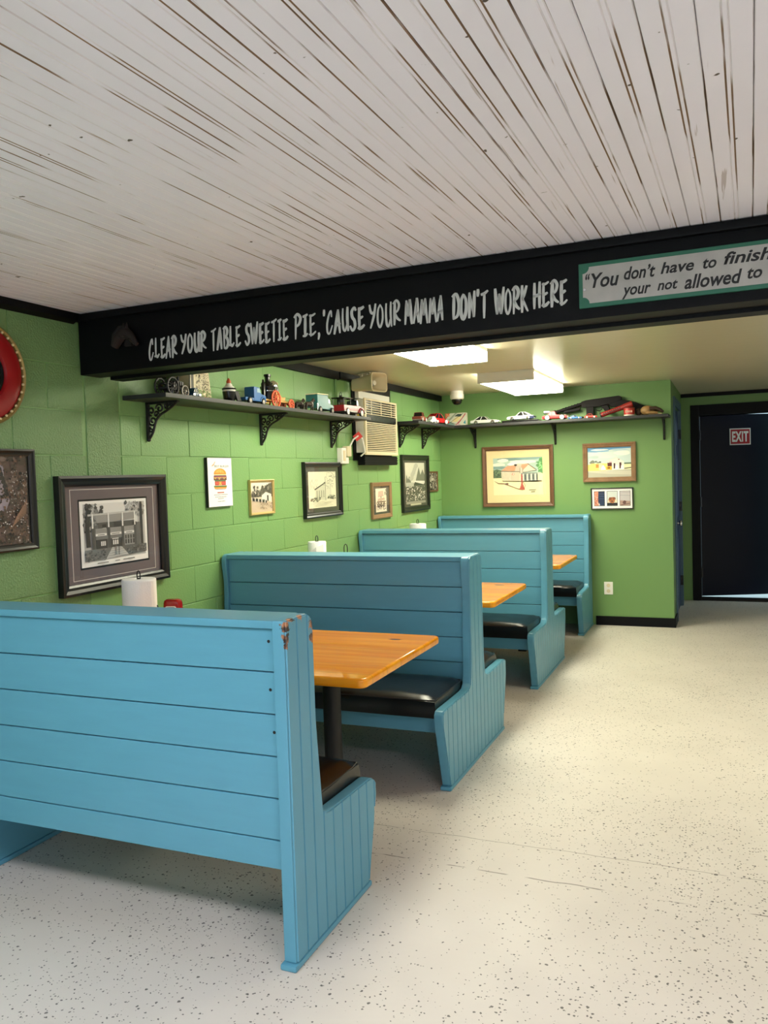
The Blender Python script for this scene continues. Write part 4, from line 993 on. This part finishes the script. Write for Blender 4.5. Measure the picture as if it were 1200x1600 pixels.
for s in ((-.290, -.2095, .290, .2095, .0028),):
    x0, z0, x1, z1, q = s
    for bx in ((x0, x1, z0, z0+q), (x0, x1, z1-q, z1), (x0, x0+q, z0+q, z1-q), (x1-q, x1, z0+q, z1-q)): bl_lines.box(bx[0], bx[1], -.0092, -.0081, bx[2], bx[3])
bl_lines.build('mat_line', mat('white_mat_line', (220, 214, 210), .7), bl)
MB().box(-.242, .242, -.0085, -.0081, -.162, .162).build('mat_bevel', M_fblack, bl)
picture('black framed aerial photograph at the left edge of the block wall', (0.001, 2.435, 1.456), HW, .475, .425, .03, .022, M_fblack, M_mdark, art_aerial())
bg = thing('burger_poster', 'white burger poster board between the shelf bracket and small gold frame', 'poster', (0.001, 4.058, 1.502), HW)
MB().box(-.124, .124, -.018, 0, -.143, .143).build('backing', M_fblack, bg)
art_burger().build('print', bg, -.0186)
text_part('lettering', 'BEST BURGER', mat('poster_grey_ink', (120, 120, 122), .7), bg, -.06, .085, .086, .099, -.0238)
picture('small gold framed sepia street photograph', (0.001, 4.53, 1.399), HW, .293, .221, .015, .018, M_fgold, None, art_street())
picture('black framed ink drawing of a white church', (0.001, 5.385, 1.423), HW, .60, .40, .035, .026, M_fblack, M_mdark, art_church())
picture('small tan wood framed sepia photograph of an old truck', (0.001, 6.478, 1.303), HW, .425, .307, .035, .02, M_ftan, M_mdark, art_truck())
ml = picture('tall black framed photograph of a lumber mill crowd', (0.001, 7.315, 1.431), HW, .72, .528, .045, .026, M_fblack, M_mdark, art_mill())
MB().box(-.14, .14, -.010, -.0075, -.208, -.188).build('caption_plate', mat('caption_plate', (190, 186, 164), .5), ml)
picture('tiny dark framed photograph next to the corner', (0.001, 7.82, 1.437), HW, .29, .205, .016, .012, M_fwood, None, art_dark(), glass=False)
picture('large brown framed watercolour of a store with a red gas pump', (.808, D-.001, 1.463), 0, .716, .606, .034, .028, M_fwood, M_mcream, art_pump(), lip=mat('dark_inner_lip', (70, 40, 28), .5))
picture('barn wood framed painting of a white filling station', (1.697, D-.001, 1.571), 0, .492, .372, .044, .026, M_fbarn, None, art_station(), glass=False)
picture('black framed set of three small photographs below the station painting', (1.716, D-.001, 1.223), 0, .392, .207, .010, .018, M_fblack, None, art_triple())
# red round sign at the left edge
rd = thing('round_sign', 'round red metal sign with gold rim cut by the left edge', 'sign', (0.001, 2.432, 1.973), HW)
M_redm = mat('red_enamel', (150, 18, 22), .3); M_goldm = mat('old_gold_rim', (150, 128, 72), .4, .5)
MB().lathe([(.112, -.006), (.118, -.020), (.165, -.028), (.192, -.020), (.198, -.001), (.112, -.001)], (0, 0, 0), 'y', 48).build('dish', M_redm, rd, smooth=True)
MB().lathe([(.196, -.001), (.197, -.026), (.204, -.032), (.213, -.024), (.214, -.001)], (0, 0, 0), 'y', 48).build('rim', M_goldm, rd, smooth=True)
MB().lathe([(.001, -.012), (.108, -.012), (.112, -.008), (.112, -.001)], (0, 0, 0), 'y', 40).build('centre', M_blackgloss, rd)
bead_me = MB().sphere((0, 0, 0), .0062, 6, 5).mesh('bead', smooth=True); bead_me.materials.append(mat('pale_gold_bead', (220, 200, 150), .35, .3))
for k in range(36): a = 2*PI*k/36; obj('bead', bead_me, rd, (.195*math.cos(a), -.026, .195*math.sin(a)))

# ------------------------------------------------------------------ toys on the shelves
M_tire = mat('toy_tire', (20, 20, 20), .7); M_win = mat('toy_window', (22, 26, 28), .12)
def toy_wheel(t, x, y, z, r, wd, hub, name='wheel', whitewall=False):
    """wheel whose axle runs along local y"""
    s = 1 if y > 0 else -1
    o = MB().lathe([(r*.55, -wd/2), (r*.92, -wd/2), (r, -wd/4), (r, wd/4), (r*.92, wd/2), (r*.55, wd/2)], (x, y, z), 'y', 16).build(name, M_tire, t, smooth=True)
    MB().lathe([(r*.12, s*(wd*.62)), (r*.5, s*wd*.55), (r*(.78 if whitewall else .6), s*wd*.52)], (x, y, z), 'y', 14).build('hub', hub, o, smooth=True)
    return o
def spoked_wheel(t, x, y, z, r, m, n=10, wd=.008, name='wheel'):
    P = [(x+r*math.cos(2*PI*k/20), y, z+r*math.sin(2*PI*k/20)) for k in range(20)]
    o = MB().tube(P, wd*.55, 6, closed=True).build(name, m, t, smooth=True)
    sm = MB(); sm.lathe([(r*.16, -wd), (r*.16, wd)], (x, y, z), 'y', 10)
    for k in range(n): a = 2*PI*k/n; sm.tube([(x, y, z), (x+r*math.cos(a), y, z+r*math.sin(a))], wd*.26, 5)
    sm.build('spokes', m, o); return o
def car(label, loc, rotz, ln, wd, ht, m_body, m_roof=None, hub=None, style='coupe', r=None, m_tail=None, cat='toy car'):
    """toy car, nose to local +x; z = 0 is the shelf"""
    t = thing('toy_car', label, cat, loc, rotz, 'toy cars on the shelves'); hub = hub or M_chrome; m_roof = m_roof or m_body
    h = ln/2; r = r or ht*.24; g = r*.55; b = ht*.58
    if style == 'coupe': low = [(-h, g), (-h*.98, b*.9), (-h*.6, b), (h*.25, b*.97), (h*.9, b*.86), (h, b*.62), (h, g)]; cab = [(-h*.72, b), (h*.30, b)]; roof = [(-h*.34, ht), (h*.04, ht)]
    elif style == 'beetle': low = [(-h, g), (-h*.95, b*.6), (-h*.6, b*1.0), (h*.35, b*.95), (h*.85, b*.62), (h, g)]; cab = [(-h*.66, b), (h*.36, b)]; roof = [(-h*.28, ht), (h*.1, ht)]
    elif style == 'roadster': low = [(-h, g), (-h, b*.9), (-h*.4, b), (h*.2, b), (h*.95, b*.9), (h, b*.5), (h, g)]; cab = [(-h*.5, b), (h*.12, b)]; roof = [(-h*.42, ht), (-h*.02, ht)]
    else: low = [(-h, g), (-h, b*.95), (h, b*.9), (h, g)]; cab = [(-h*.5, b), (h*.4, b)]; roof = [(-h*.4, ht), (h*.2, ht)]
    w2 = wd/2
    MB().prism(low, 'y', -w2, w2).build('body', m_body, t, min(.006, ht*.1), 2)
    (a0, _), (a1, _) = cab; (r0, _), (r1, _) = roof; i = w2*.80
    gm = MB(); z0, z1 = b*.96, ht*.985
    bot = [(a0, -w2*.93), (a1, -w2*.93), (a1, w2*.93), (a0, w2*.93)]; top = [(r0, -i), (r1, -i), (r1, i), (r0, i)]
    gm.prism(bot, 'z', z0, z1, top); gm.build('window_glass', M_win, t, .001, 1)
    rm_ = MB(); rm_.prism([(r0-ln*.02, -i-.001), (r1+ln*.02, -i-.001), (r1+ln*.02, i+.001), (r0-ln*.02, i+.001)], 'z', ht*.95, ht, [(r0, -i*.9), (r1, -i*.9), (r1, i*.9), (r0, i*.9)])
    for s in (-1, 1):
        for (xb, xt) in ((a0, r0), (a1, r1), ((a0+a1)/2-ln*.02, (r0+r1)/2)): rm_.tube([(xb, s*w2*.94, z0), (xt, s*(i+.001), ht*.97)], ln*.014, 4)
    if style in ('coupe', 'beetle'): rm_.poly([(a0-.001, -w2*.7, z0+.002), (a0-.001, w2*.7, z0+.002), (r0-.001, i*.8, ht*.97), (r0-.001, -i*.8, ht*.97)])
    rm_.build('roof', m_roof, t)
    if m_tail: MB().box(-h*1.005, -h*.55, -w2-.0008, w2+.0008, g*1.05, b*.86).build('painted_tail', m_tail, t, .003)
    for x in (-h*.58, h*.60):
        for s in (-1, 1): toy_wheel(t, x, s*(w2*.92), r, r, wd*.16, hub, whitewall=True)
    bm_ = MB(); bm_.box(h*.985, h*1.03, -w2*.9, w2*.9, g, g+ht*.1); bm_.box(-h*1.03, -h*.985, -w2*.9, w2*.9, g, g+ht*.1); bm_.build('bumper', M_chrome, t, .001)
    for s in (-1, 1): MB().lathe([(ht*.07, h*.985), (ht*.055, h*1.02)], (0, s*w2*.62, b*.62), 'x', 10).build('headlight', M_white, t)
    return t
def m_(n, rgb, rough=.3, metal=0): return mat(n, rgb, rough, metal)
X1 = .165
# -- long shelf -----------------------------------------------------
M_trac = m_('dark_cast_metal', (38, 34, 36), .5); M_pewter = m_('worn_pewter', (150, 144, 138), .45, .5)
y = 3.44; t = thing('toy_tractor', 'dark cast-iron toy tractor with spoked wheels at the near end of the shelf', 'toy tractor', (X1, y, s1z(y)), HW)
MB().prism([(-.02, .028), (.085, .034), (.085, .078), (.03, .082), (-.02, .066)], 'y', -.018, .018).build('engine', M_trac, t, .004)
for k in range(5): MB().box(.0+.016*k, .006+.016*k, -.021, .021, .036, .076).build('cooling_fin', M_trac, t)
MB().box(-.07, -.02, -.025, .025, .03, .042).build('platform', M_trac, t, .002)
MB().tube([(-.03, 0, .07), (-.05, 0, .10)], .003, 6).build('steering_column', M_trac, t)
MB().tube([(-.052+.0*k, .016*math.cos(2*PI*k/12), .10+.016*math.sin(2*PI*k/12)) for k in range(12)], .0024, 5, closed=True).build('steering_wheel', M_trac, t)
MB().box(-.072, -.05, -.014, .014, .055, .061).build('seat', M_trac, t, .002)
MB().tube([(.06, 0, .08), (.06, 0, .105)], .006, 8).build('stack', M_trac, t)
for s in (-1, 1): spoked_wheel(t, -.035, s*.038, .046, .043, M_trac, 12, .010, 'rear_wheel'); spoked_wheel(t, .075, s*.03, .030, .027, M_pewter, 8, .008, 'front_wheel')
car('tiny dark blue toy sedan beside the toy tractor', (.185, 3.60, s1z(3.6)), HW, .085, .045, .052, m_('toy_dark_blue', (44, 82, 116), .35), style='beetle')
y = 3.715; t = thing('speckled_tin', 'tall cream speckled tin with red flowers behind the small blue car', 'tin', (.10, y, s1z(y)), HW+.18)
M_tin = m_('cream_tin', (226, 214, 180), .4)
MB().prism([(-.135, -.05), (.135, -.05), (.135, .05), (-.135, .05)], 'z', 0, .24, [(-.105, -.04), (.105, -.04), (.105, .04), (-.105, .04)]).build('body', M_tin, t, .004)
MB().prism([(-.137, -.048), (-.12, -.052), (-.10, -.052), (-.10, .048)], 'z', 0, .235, [(-.107, -.038), (-.09, -.042), (-.07, -.042), (-.07, .038)]).build('dark_edge', m_('dark_olive_edge', (60, 56, 40), .5), t)
a = Art(.20, .19); a.specks([(40, 34, 30), (60, 50, 44)], .12, .28, .92, .75, 130, .010, .02, 1.0); a.specks([(120, 150, 90), (150, 170, 110)], .1, .05, .95, .26, 40, .03, .05, .6); a.specks([(180, 110, 60), (160, 80, 50)], .1, .02, .95, .1, 16, .02, .03, .6)
pr_ = a.build('print', t, 0); pr_.location = (.022, -.0470, .10); pr_.rotation_euler = (math.radians(-2.4), 0, 0)
fb = MB()
for k in range(9): fb.sphere((random.uniform(-.07, -.01), -.047+random.uniform(-.004, .002), .165+random.uniform(-.02, .04)), random.uniform(.008, .013), 8, 6)
fb.build('red_flowers', m_('flower_red', (140, 30, 30), .5), t, smooth=True)
y = 3.965; t = thing('sundae_figurine', 'small black and white ice cream sundae figurine on the long shelf', 'figurine', (X1, y, s1z(y)), 0)
MB().lathe([(.026, 0), (.03, .004), (.034, .03), (.038, .062), (.034, .066)], (0, 0, 0), 'z', 18).build('cup', M_blackgloss, t, smooth=True)
MB().lathe([(.036, .062), (.038, .072), (.03, .08), (.031, .088), (.02, .096), (.018, .104), (.006, .116)], (0, 0, 0), 'z', 18).build('whipped_top', M_white, t, smooth=True)
MB().lathe([(.039, .074), (.041, .078), (.039, .082)], (0, 0, 0), 'z', 18).build('dark_band', M_blackgloss, t, smooth=True)
MB().lathe([(.012, .108), (.014, .12), (.004, .138)], (0, 0, 0), 'z', 12).build('cherry', m_('sundae_orange', (196, 92, 60), .4), t, smooth=True)
for k in range(3): MB().tube([(.03, .012+.012*k, .066), (.036, .028+.014*k, .012)], .007, 8).build('wafer', mat('dark_wafer', (34, 30, 32), .4), t)
MB().tube([(.012, .04, .045), (.012, .056, .06), (.012, .058, .035), (.012, .042, .025)], .006, 8).build('handle', M_blackgloss, t)
y = 4.19; t = thing('toy_truck', 'blue toy cab truck beside the steam fire engine', 'toy truck', (X1+.01, y, s1z(y)), HW); M_tb = m_('toy_blue', (42, 96, 158), .3)
MB().prism([(-.12, .022), (.02, .022), (.02, .04), (-.12, .04)], 'y', -.032, .032).build('flatbed', M_tb, t, .002)
MB().prism([(-.03, .022), (.10, .022), (.108, .05), (.10, .062), (.05, .07), (.034, .105), (-.025, .108), (-.03, .1)], 'y', -.034, .034).build('cab', M_tb, t, .005)
for s in (-1, 1): MB().prism([(.002, .074), (.042, .074), (.028, .098), (.002, .098)], 'y', s*.0342, s*.0352).build('side_window', m_('toy_pale_window', (150, 176, 190), .2), t)
MB().prism([(-.028, .07), (.028, .07), (.024, .1), (-.024, .1)], 'x', .047, .049).build('windshield', M_win, t)
for x in (.065, -.08):
    for s in (-1, 1):
        toy_wheel(t, x, s*.034, .021, .021, .014, M_pewter)
for s in (-1, 1): MB().tube([(.065+.027*math.cos(a), s*.034, .022+.027*math.sin(a)) for a in [PI*k/8 for k in range(9)]], .006, 6).build('fender', M_tb, t, smooth=True)
MB().box(.107, .112, -.03, .03, .026, .034).build('bumper', M_chrome, t)
y = 4.44; t = thing('toy_steam_engine', 'toy steam fire engine with orange spoked wheels and black boiler', 'toy engine', (X1, y, s1z(y)), HW)
M_or = m_('toy_orange_red', (206, 92, 58), .4); M_brass = m_('toy_brass', (190, 150, 84), .35, .5)
MB().box(-.13, .20, -.022, .022, .038, .048).build('chassis', M_brass, t, .002)
MB().lathe([(.034, .048), (.036, .10), (.046, .112), (.048, .125), (.03, .135), (.02, .15), (.016, .16), (.017, .185), (.022, .188), (.022, .2), (.012, .202)], (-.05, 0, 0), 'z', 20).build('boiler', M_blackgloss, t, smooth=True)
MB().lathe([(.0365, .098), (.0375, .106), (.0365, .112)], (-.05, 0, 0), 'z', 20).build('boiler_band', M_chrome, t, smooth=True)
MB().sphere((.015, 0, .132), .03, 14, 10, (1, 1, 1.25)).build('air_dome', M_chrome, t, smooth=True)
MB().lathe([(.012, .05), (.014, .14), (.008, .15), (.006, .165)], (-.102, 0, 0), 'z', 10).build('pump_cylinder', M_blackgloss, t, smooth=True)
MB().tube([(.055, 0, .06), (.058, 0, .12), (.056, 0, .14)], [.012, .012, .01], 10).build('driver_figure', M_blackgloss, t, smooth=True)
MB().sphere((.056, 0, .152), .011, 10, 8).build('driver_head', m_('toy_skin', (190, 150, 120), .5), t, smooth=True)
MB().prism([(.02, .048), (.12, .048), (.135, .075), (.09, .07), (.04, .10), (.02, .10)], 'y', -.02, .02).build('seat_box', M_brass, t, .003)
MB().tube([(.1, 0, .055), (.16, .0, .048), (.2, 0, .03)], .007, 6).build('pole', M_or, t)
MB().box(-.135, -.09, -.03, .03, .02, .026).build('rear_step', M_brass, t)
for s in (-1, 1): spoked_wheel(t, -.015, s*.036, .052, .049, M_or, 12, .011, 'rear_wheel'); spoked_wheel(t, .185, s*.03, .032, .029, M_or, 10, .010, 'front_wheel')
# dark horse pair pulling a small rig
y = 4.80; M_hd = m_('dark_horse_toy', (44, 32, 28), .5)
for s, (dx, dy) in enumerate(((-.03, 0), (.03, .03))):
    t = thing('toy_horse', ('dark brown toy horse behind the orange wheel on the wall side' if s == 0 else 'dark brown toy horse behind the orange wheel on the room side'), 'toy horse', (X1+dx, y+.03+dy, s1z(y)), HW, 'dark toy horses')
    MB().tube([(-.045, 0, .045), (-.02, 0, .05), (.02, 0, .048), (.045, 0, .052)], [.012, .016, .014, .014], 10).build('body', M_hd, t, smooth=True)
    MB().tube([(.042, 0, .055), (.06, 0, .075), (.068, 0, .086), (.085, 0, .076)], [.012, .009, .008, .005], 8).build('head', M_hd, t, smooth=True)
    for x, k in ((-.04, -.006), (-.035, .008), (.035, .012), (.042, -.004)):
        MB().tube([(x, .008 if k > 0 else -.008, .045), (x+k, .008 if k > 0 else -.008, .022), (x+k*.4, .008 if k > 0 else -.008, 0)], [.007, .0045, .004], 6).build('leg', M_hd, t)
    MB().tube([(-.055, 0, .05), (-.068, 0, .03), (-.07, 0, .012)], [.004, .005, .002], 6).build('tail', M_hd, t)
    MB().tube([(.03+.0*k, .016*math.cos(2*PI*k/10), .05+.018*math.sin(2*PI*k/10)) for k in range(10)], .003, 5, closed=True).build('harness', M_pewter, t)
y = 5.09; t = thing('toy_delivery_truck', 'teal toy delivery truck with cream roof seen from behind', 'toy truck', (X1, y, s1z(y)), HW); M_te = m_('toy_teal', (50, 104, 106), .35)
MB().prism([(-.13, .026), (.03, .026), (.03, .125), (-.13, .12)], 'y', -.045, .045).build('cargo_box', M_te, t, .003)
MB().prism([(-.132, .121), (.032, .126), (.03, .132), (-.13, .128)], 'y', -.047, .047).build('roof', m_('toy_cream', (226, 214, 176), .4), t, .002)
MB().prism([(.031, .026), (.13, .026), (.13, .06), (.085, .068), (.07, .105), (.031, .108)], 'y', -.038, .038).build('cab', M_te, t, .004)
MB().box(-.138, -.1305, -.046, .046, .018, .03).build('rear_bumper', M_chrome, t, .001)
for s in (-1, 1): MB().box(-.134, -.128, s*.044-.003, s*.044+.003, .018, .06).build('rear_post', M_chrome, t)
for x in (-.09, .09):
    for s in (-1, 1): toy_wheel(t, x, s*.042, .022, .022, .014, M_pewter)
for s in (-1, 1): MB().prism([(.045, .074), (.075, .072), (.066, .098), (.045, .098)], 'y', s*.0382, s*.0392).build('side_window', M_win, t)
y = 5.50; t = thing('toy_pickup', 'red toy pickup truck with black canopy at the far end of the long shelf', 'toy truck', (X1+.015, y, s1z(y)), HW); M_rp = m_('toy_dark_red', (136, 30, 36), .3)
MB().prism([(-.17, .03), (.06, .03), (.06, .078), (-.17, .074)], 'y', -.05, .05).build('bed', M_rp, t, .003)
MB().box(-.165, .05, -.0515, .0515, .028, .038).build('running_board', M_pewter, t)
MB().prism([(.06, .03), (.19, .03), (.195, .055), (.19, .07), (.115, .082), (.06, .084)], 'y', -.046, .046).build('hood', M_rp, t, .005)
for x in (-.155, -.05, .055):
    for s in (-1, 1): MB().tube([(x, s*.046, .075), (x, s*.046, .122)], .0025, 5).build('canopy_post', M_blackgloss, t)
MB().prism([(-.17, .12), (.07, .126), (.075, .132), (-.17, .128)], 'y', -.052, .052).build('canopy', M_blackgloss, t, .003)
MB().prism([(.07, .084), (.1, .084), (.085, .118), (.07, .12)], 'y', -.042, .042).build('windshield', M_win, t)
for x in (-.11, .13):
    for s in (-1, 1): toy_wheel(t, x, s*.048, .027, .027, .016, M_white, whitewall=True)
for s in (-1, 1): MB().tube([(.13+.034*math.cos(a), s*.048, .028+.034*math.sin(a)) for a in [PI*k/8 for k in range(9)]], .007, 6).build('fender', M_rp, t, smooth=True)
MB().box(.195, .203, -.05, .05, .03, .045).build('bumper', M_chrome, t, .002)
for s in (-1, 1): MB().lathe([(.012, .188), (.01, .2)], (0, s*.03, .06), 'x', 12).build('headlight', M_white, t)
y = 5.655; t = thing('toy_lantern', 'small dark lantern behind the red toy pickup near the air conditioner', 'lantern', (.05, y, s1z(y)), 0)
MB().lathe([(.034, 0), (.036, .03), (.03, .04), (.026, .05)], (0, 0, 0), 'z', 14).build('tank', M_trac, t, smooth=True)
MB().lathe([(.022, .05), (.03, .085), (.022, .12)], (0, 0, 0), 'z', 14).build('globe', m_('amber_glass', (96, 84, 60), .15), t, smooth=True)
MB().lathe([(.026, .12), (.028, .14), (.012, .16), (.01, .175)], (0, 0, 0), 'z', 14).build('cap', M_trac, t, smooth=True)
MB().tube([(0, .036*math.cos(a), .08+.12*math.sin(a)) for a in [PI*k/10 for k in range(11)]], .002, 5).build('bail', M_trac, t)

# -- corner shelf ---------------------------------------------------
zz = S2
car('brownish red toy vintage car on the corner shelf by the block wall', (.18, 7.02, zz), HW+.1, .22, .085, .085, m_('toy_copper', (140, 70, 52), .35), style='roadster', hub=M_white)
car('bright red toy coupe in the shelf corner', (.17, 7.52, zz), 1.2, .27, .10, .105, m_('toy_red', (190, 30, 34), .25), style='beetle', hub=M_white)
car('tiny white toy car in front of the red coupe', (.215, 7.27, zz), 1.2, .13, .058, .062, m_('toy_white', (226, 228, 232), .25), style='beetle', hub=M_white)
t = thing('model_kit_box', 'colourful model car kit box standing on the corner shelf', 'box', (.238, 7.93, zz), -.05)
MB().box(-.108, .108, -.03, .03, 0, .128).build('carton', m_('carton_grey', (196, 190, 170), .6), t, .002)
a = Art(.216, .128); a.r((206, 206, 188), 0, 0, 1, 1); a.p((214, 110, 76), [(0, 1), (.25, 1), (.1, .7), (0, .5)]); a.p((150, 160, 140), [(0, .3), (.5, 1), (.6, 1), (.05, .15)]); a.p((226, 206, 150), [(.3, .35), (.55, .7), (.85, .75), (.6, .3)]); a.p((60, 76, 70), [(.45, .75), (.62, .92), (.85, .9), (.75, .7)]); a.p((178, 80, 84), [(.5, .1), (.8, .55), (1, 1), (1, .85), (.6, .05)]); a.p((130, 156, 150), [(0, 0), (.5, .05), (.3, .3), (.08, .3)]); a.p((196, 164, 170), [(.4, .0), (.8, .0), (.65, .2)]); a.line((50, 56, 50), .1, .4, .55, .1, .02); a.line((50, 56, 50), .05, .1, .9, .95, .015); a.p((70, 140, 150), [(.88, .2), (1, .1), (1, .45)]); a.specks([(240, 170, 120), (206, 90, 70)], .02, .75, .2, .97, 14, .02, .04)
pr_ = a.build('print', t, -.0306); pr_.location = (0, 0, .064)
car('silver white toy muscle car right of the kit box', (.545, 7.90, zz), .0, .285, .11, .075, m_('toy_silver', (196, 198, 192), .25), style='coupe')
pb = MB().box(.73, 1.085, 7.825, 7.975, zz, zz+.018).build('display_plinth', M_blackgloss, bevel=.002); tag(pb, 'flat black display plinth under the white and navy toy car', 'plinth')
car('white toy muscle car with navy tail on a black plinth', (.905, 7.90, zz+.0182), PI, .265, .105, .078, m_('toy_white', (226, 228, 232), .25), style='coupe', m_tail=m_('toy_navy', (28, 36, 70), .3))
hr = car('red toy hot rod with big white wheels on the back shelf', (1.235, 7.885, zz), 0, .235, .09, .085, m_('toy_maroon', (160, 34, 36), .3), style='roadster', hub=M_white, r=.026)
MB().box(-.105, -.05, -.03, .03, .062, .088).build('engine_blower', M_chrome, hr, .004)
car('small bright blue toy race car on the back shelf', (1.425, 7.87, zz), 0, .125, .055, .034, m_('toy_bright_blue', (40, 104, 176), .3), style='coupe')
car('small red toy sports car below the toy gun', (1.57, 7.87, zz), 0, .115, .05, .042, m_('toy_red2', (206, 62, 52), .3), style='coupe', hub=M_white)
nt_ = MB().lathe([(.010, 0), (.014, .004), (.014, .016), (.01, .02)], (1.488, 7.87, zz), 'z', 12).build('black_knob', M_blackgloss, smooth=True); tag(nt_, 'tiny black knob between the blue and red toy cars', 'knob')
# toy tommy gun leaning on the wall
M_gun = mat('gun_black', (24, 21, 22), .6, spec=.2)
t = thing('toy_gun', 'black toy tommy gun leaning on the green wall above the shelf', 'toy gun', (0, D-.055, 0), 0)
MB().prism([(1.46, 2.10), (1.455, 2.155), (1.50, 2.168), (1.80, 2.192), (1.825, 2.185), (1.83, 2.155), (1.80, 2.14), (1.62, 2.10)], 'y', -.02, .02).build('receiver', M_gun, t, .004)
MB().tube([(1.165, 0, 2.058), (1.47, 0, 2.138)], .016, 10).build('barrel', M_gun, t, smooth=True)
MB().tube([(1.165, 0, 2.058), (1.21, 0, 2.07)], .024, 10).build('muzzle_brake', M_gun, t, smooth=True)
for k in range(6): x = 1.28+.028*k; MB().tube([(x, 0, 2.058+.08*(x-1.165)/.305), (x+.008, 0, 2.060+.08*(x-1.165)/.305)], .021, 10).build('cooling_fin', M_gun, t)
MB().prism([(1.285, 2.052), (1.44, 2.075), (1.45, 2.105), (1.29, 2.078)], 'y', -.018, .018).build('fore_grip', M_gun, t, .006)
MB().prism([(1.50, 1.99), (1.565, 1.985), (1.572, 2.115), (1.502, 2.115)], 'y', -.014, .014).build('magazine', M_gun, t, .003)
MB().prism([(1.64, 2.105), (1.70, 2.115), (1.735, 2.04), (1.725, 2.022), (1.69, 2.028)], 'y', -.016, .016).build('pistol_grip', M_gun, t, .006)
MB().tube([(1.585, 0, 2.10), (1.59, 0, 2.07), (1.62, 0, 2.06), (1.645, 0, 2.07), (1.65, 0, 2.10)], .004, 6).build('trigger_guard', M_gun, t)
MB().prism([(1.70, 2.115), (1.74, 2.09), (1.80, 2.085), (1.90, 2.045), (2.0, 1.99), (2.06, 1.992), (2.065, 2.07), (1.92, 2.135), (1.80, 2.16)], 'y', -.018, .018).build('stock', M_gun, t, .008)
t = thing('red_souvenir_bat', 'red tapered souvenir club with dark lettering leaning across the toy gun', 'club', (1.645, 7.965, 2.012), 0, None, (0, -math.radians(17), 0))
MB().lathe([(.010, 0), (.022, .004), (.024, .02), (.021, .10), (.024, .2), (.028, .24), (.03, .30), (.026, .305)], (0, 0, 0), 'x', 18).build('shaft', m_('lacquer_red', (150, 40, 34), .35), t, smooth=True)
MB().lathe([(.0245, .212), (.0255, .22), (.0265, .236)], (0, 0, 0), 'x', 18).build('grey_band', m_('band_olive', (96, 90, 72), .5), t, smooth=True)
for k in range(9): MB().box(.03+.019*k, .040+.019*k, -.0248, -.0215, -.009, .009).build('letter_mark', m_('club_dark_ink', (60, 16, 16), .5), t)
MB().lathe([(.012, -.004), (.026, -.002), (.026, .008), (.012, .01)], (0, 0, 0), 'x', 18).build('dark_end', M_trac, t, smooth=True)
t = thing('red_tin_can', 'small red tin can on the back shelf under the club', 'can', (1.915, 7.87, zz), 0)
MB().lathe([(.046, 0), (.048, .003), (.048, .012)], (0, 0, 0), 'z', 24).build('white_base', m_('can_white', (214, 206, 196), .4), t, smooth=True)
MB().lathe([(.048, .0122), (.048, .07)], (0, 0, 0), 'z', 24).build('can_body', m_('can_red', (170, 44, 38), .3), t, smooth=True)
MB().lathe([(.049, .07), (.05, .074), (.046, .078)], (0, 0, 0), 'z', 24).build('lid', m_('can_dark', (90, 30, 28), .35), t, smooth=True)
for k in range(5): MB().box(-.03+.013*k, -.022+.013*k, -.0500, -.0475, .03, .048).build('letter_mark', m_('can_cream', (216, 180, 160), .5), t)
t = thing('baseball_glove', 'crumpled tan leather glove at the right end of the back shelf', 'glove', (2.11, 7.90, zz), .1)
M_lth = mat('tan_leather', (150, 116, 72), .55, vary=.3, vscale=25, bump=(40, .5)); M_ltd = mat('dark_leather', (58, 42, 30), .6, bump=(40, .5))
MB().sphere((-.04, 0, .044), .048, 16, 12, (1.25, .95, .9)).build('palm', M_lth, t, smooth=True)
for k in range(4): MB().tube([(-.02, -.04+.025*k, .055), (.03, -.045+.028*k, .062-.004*k), (.075, -.04+.026*k, .04), (.10, -.035+.024*k, .022)], [.016, .015, .014, .009], 8).build('finger', M_lth if k % 2 else M_ltd, t, smooth=True)
MB().tube([(-.05, -.05, .02), (.0, -.06, .018), (.05, -.055, .014)], [.014, .015, .010], 8).build('thumb', M_lth, t, smooth=True)
MB().box(-.03, .085, -.055, .03, .0005, .010).build('cuff', m_('pale_hide', (206, 186, 150), .7), t, .004)
t = thing('leather_ball', 'dark brown leather ball between the tin can and the glove', 'ball', (1.995, 7.92, zz), 0)
MB().sphere((0, 0, .032), .032, 16, 12).build('ball', M_ltd, t, smooth=True)
MB().tube([(.0325*math.cos(2*PI*k/16), .012*math.sin(4*PI*k/16), .032+.0325*math.sin(2*PI*k/16)) for k in range(16)], .0015, 4, closed=True).build('seam', M_lth, t)
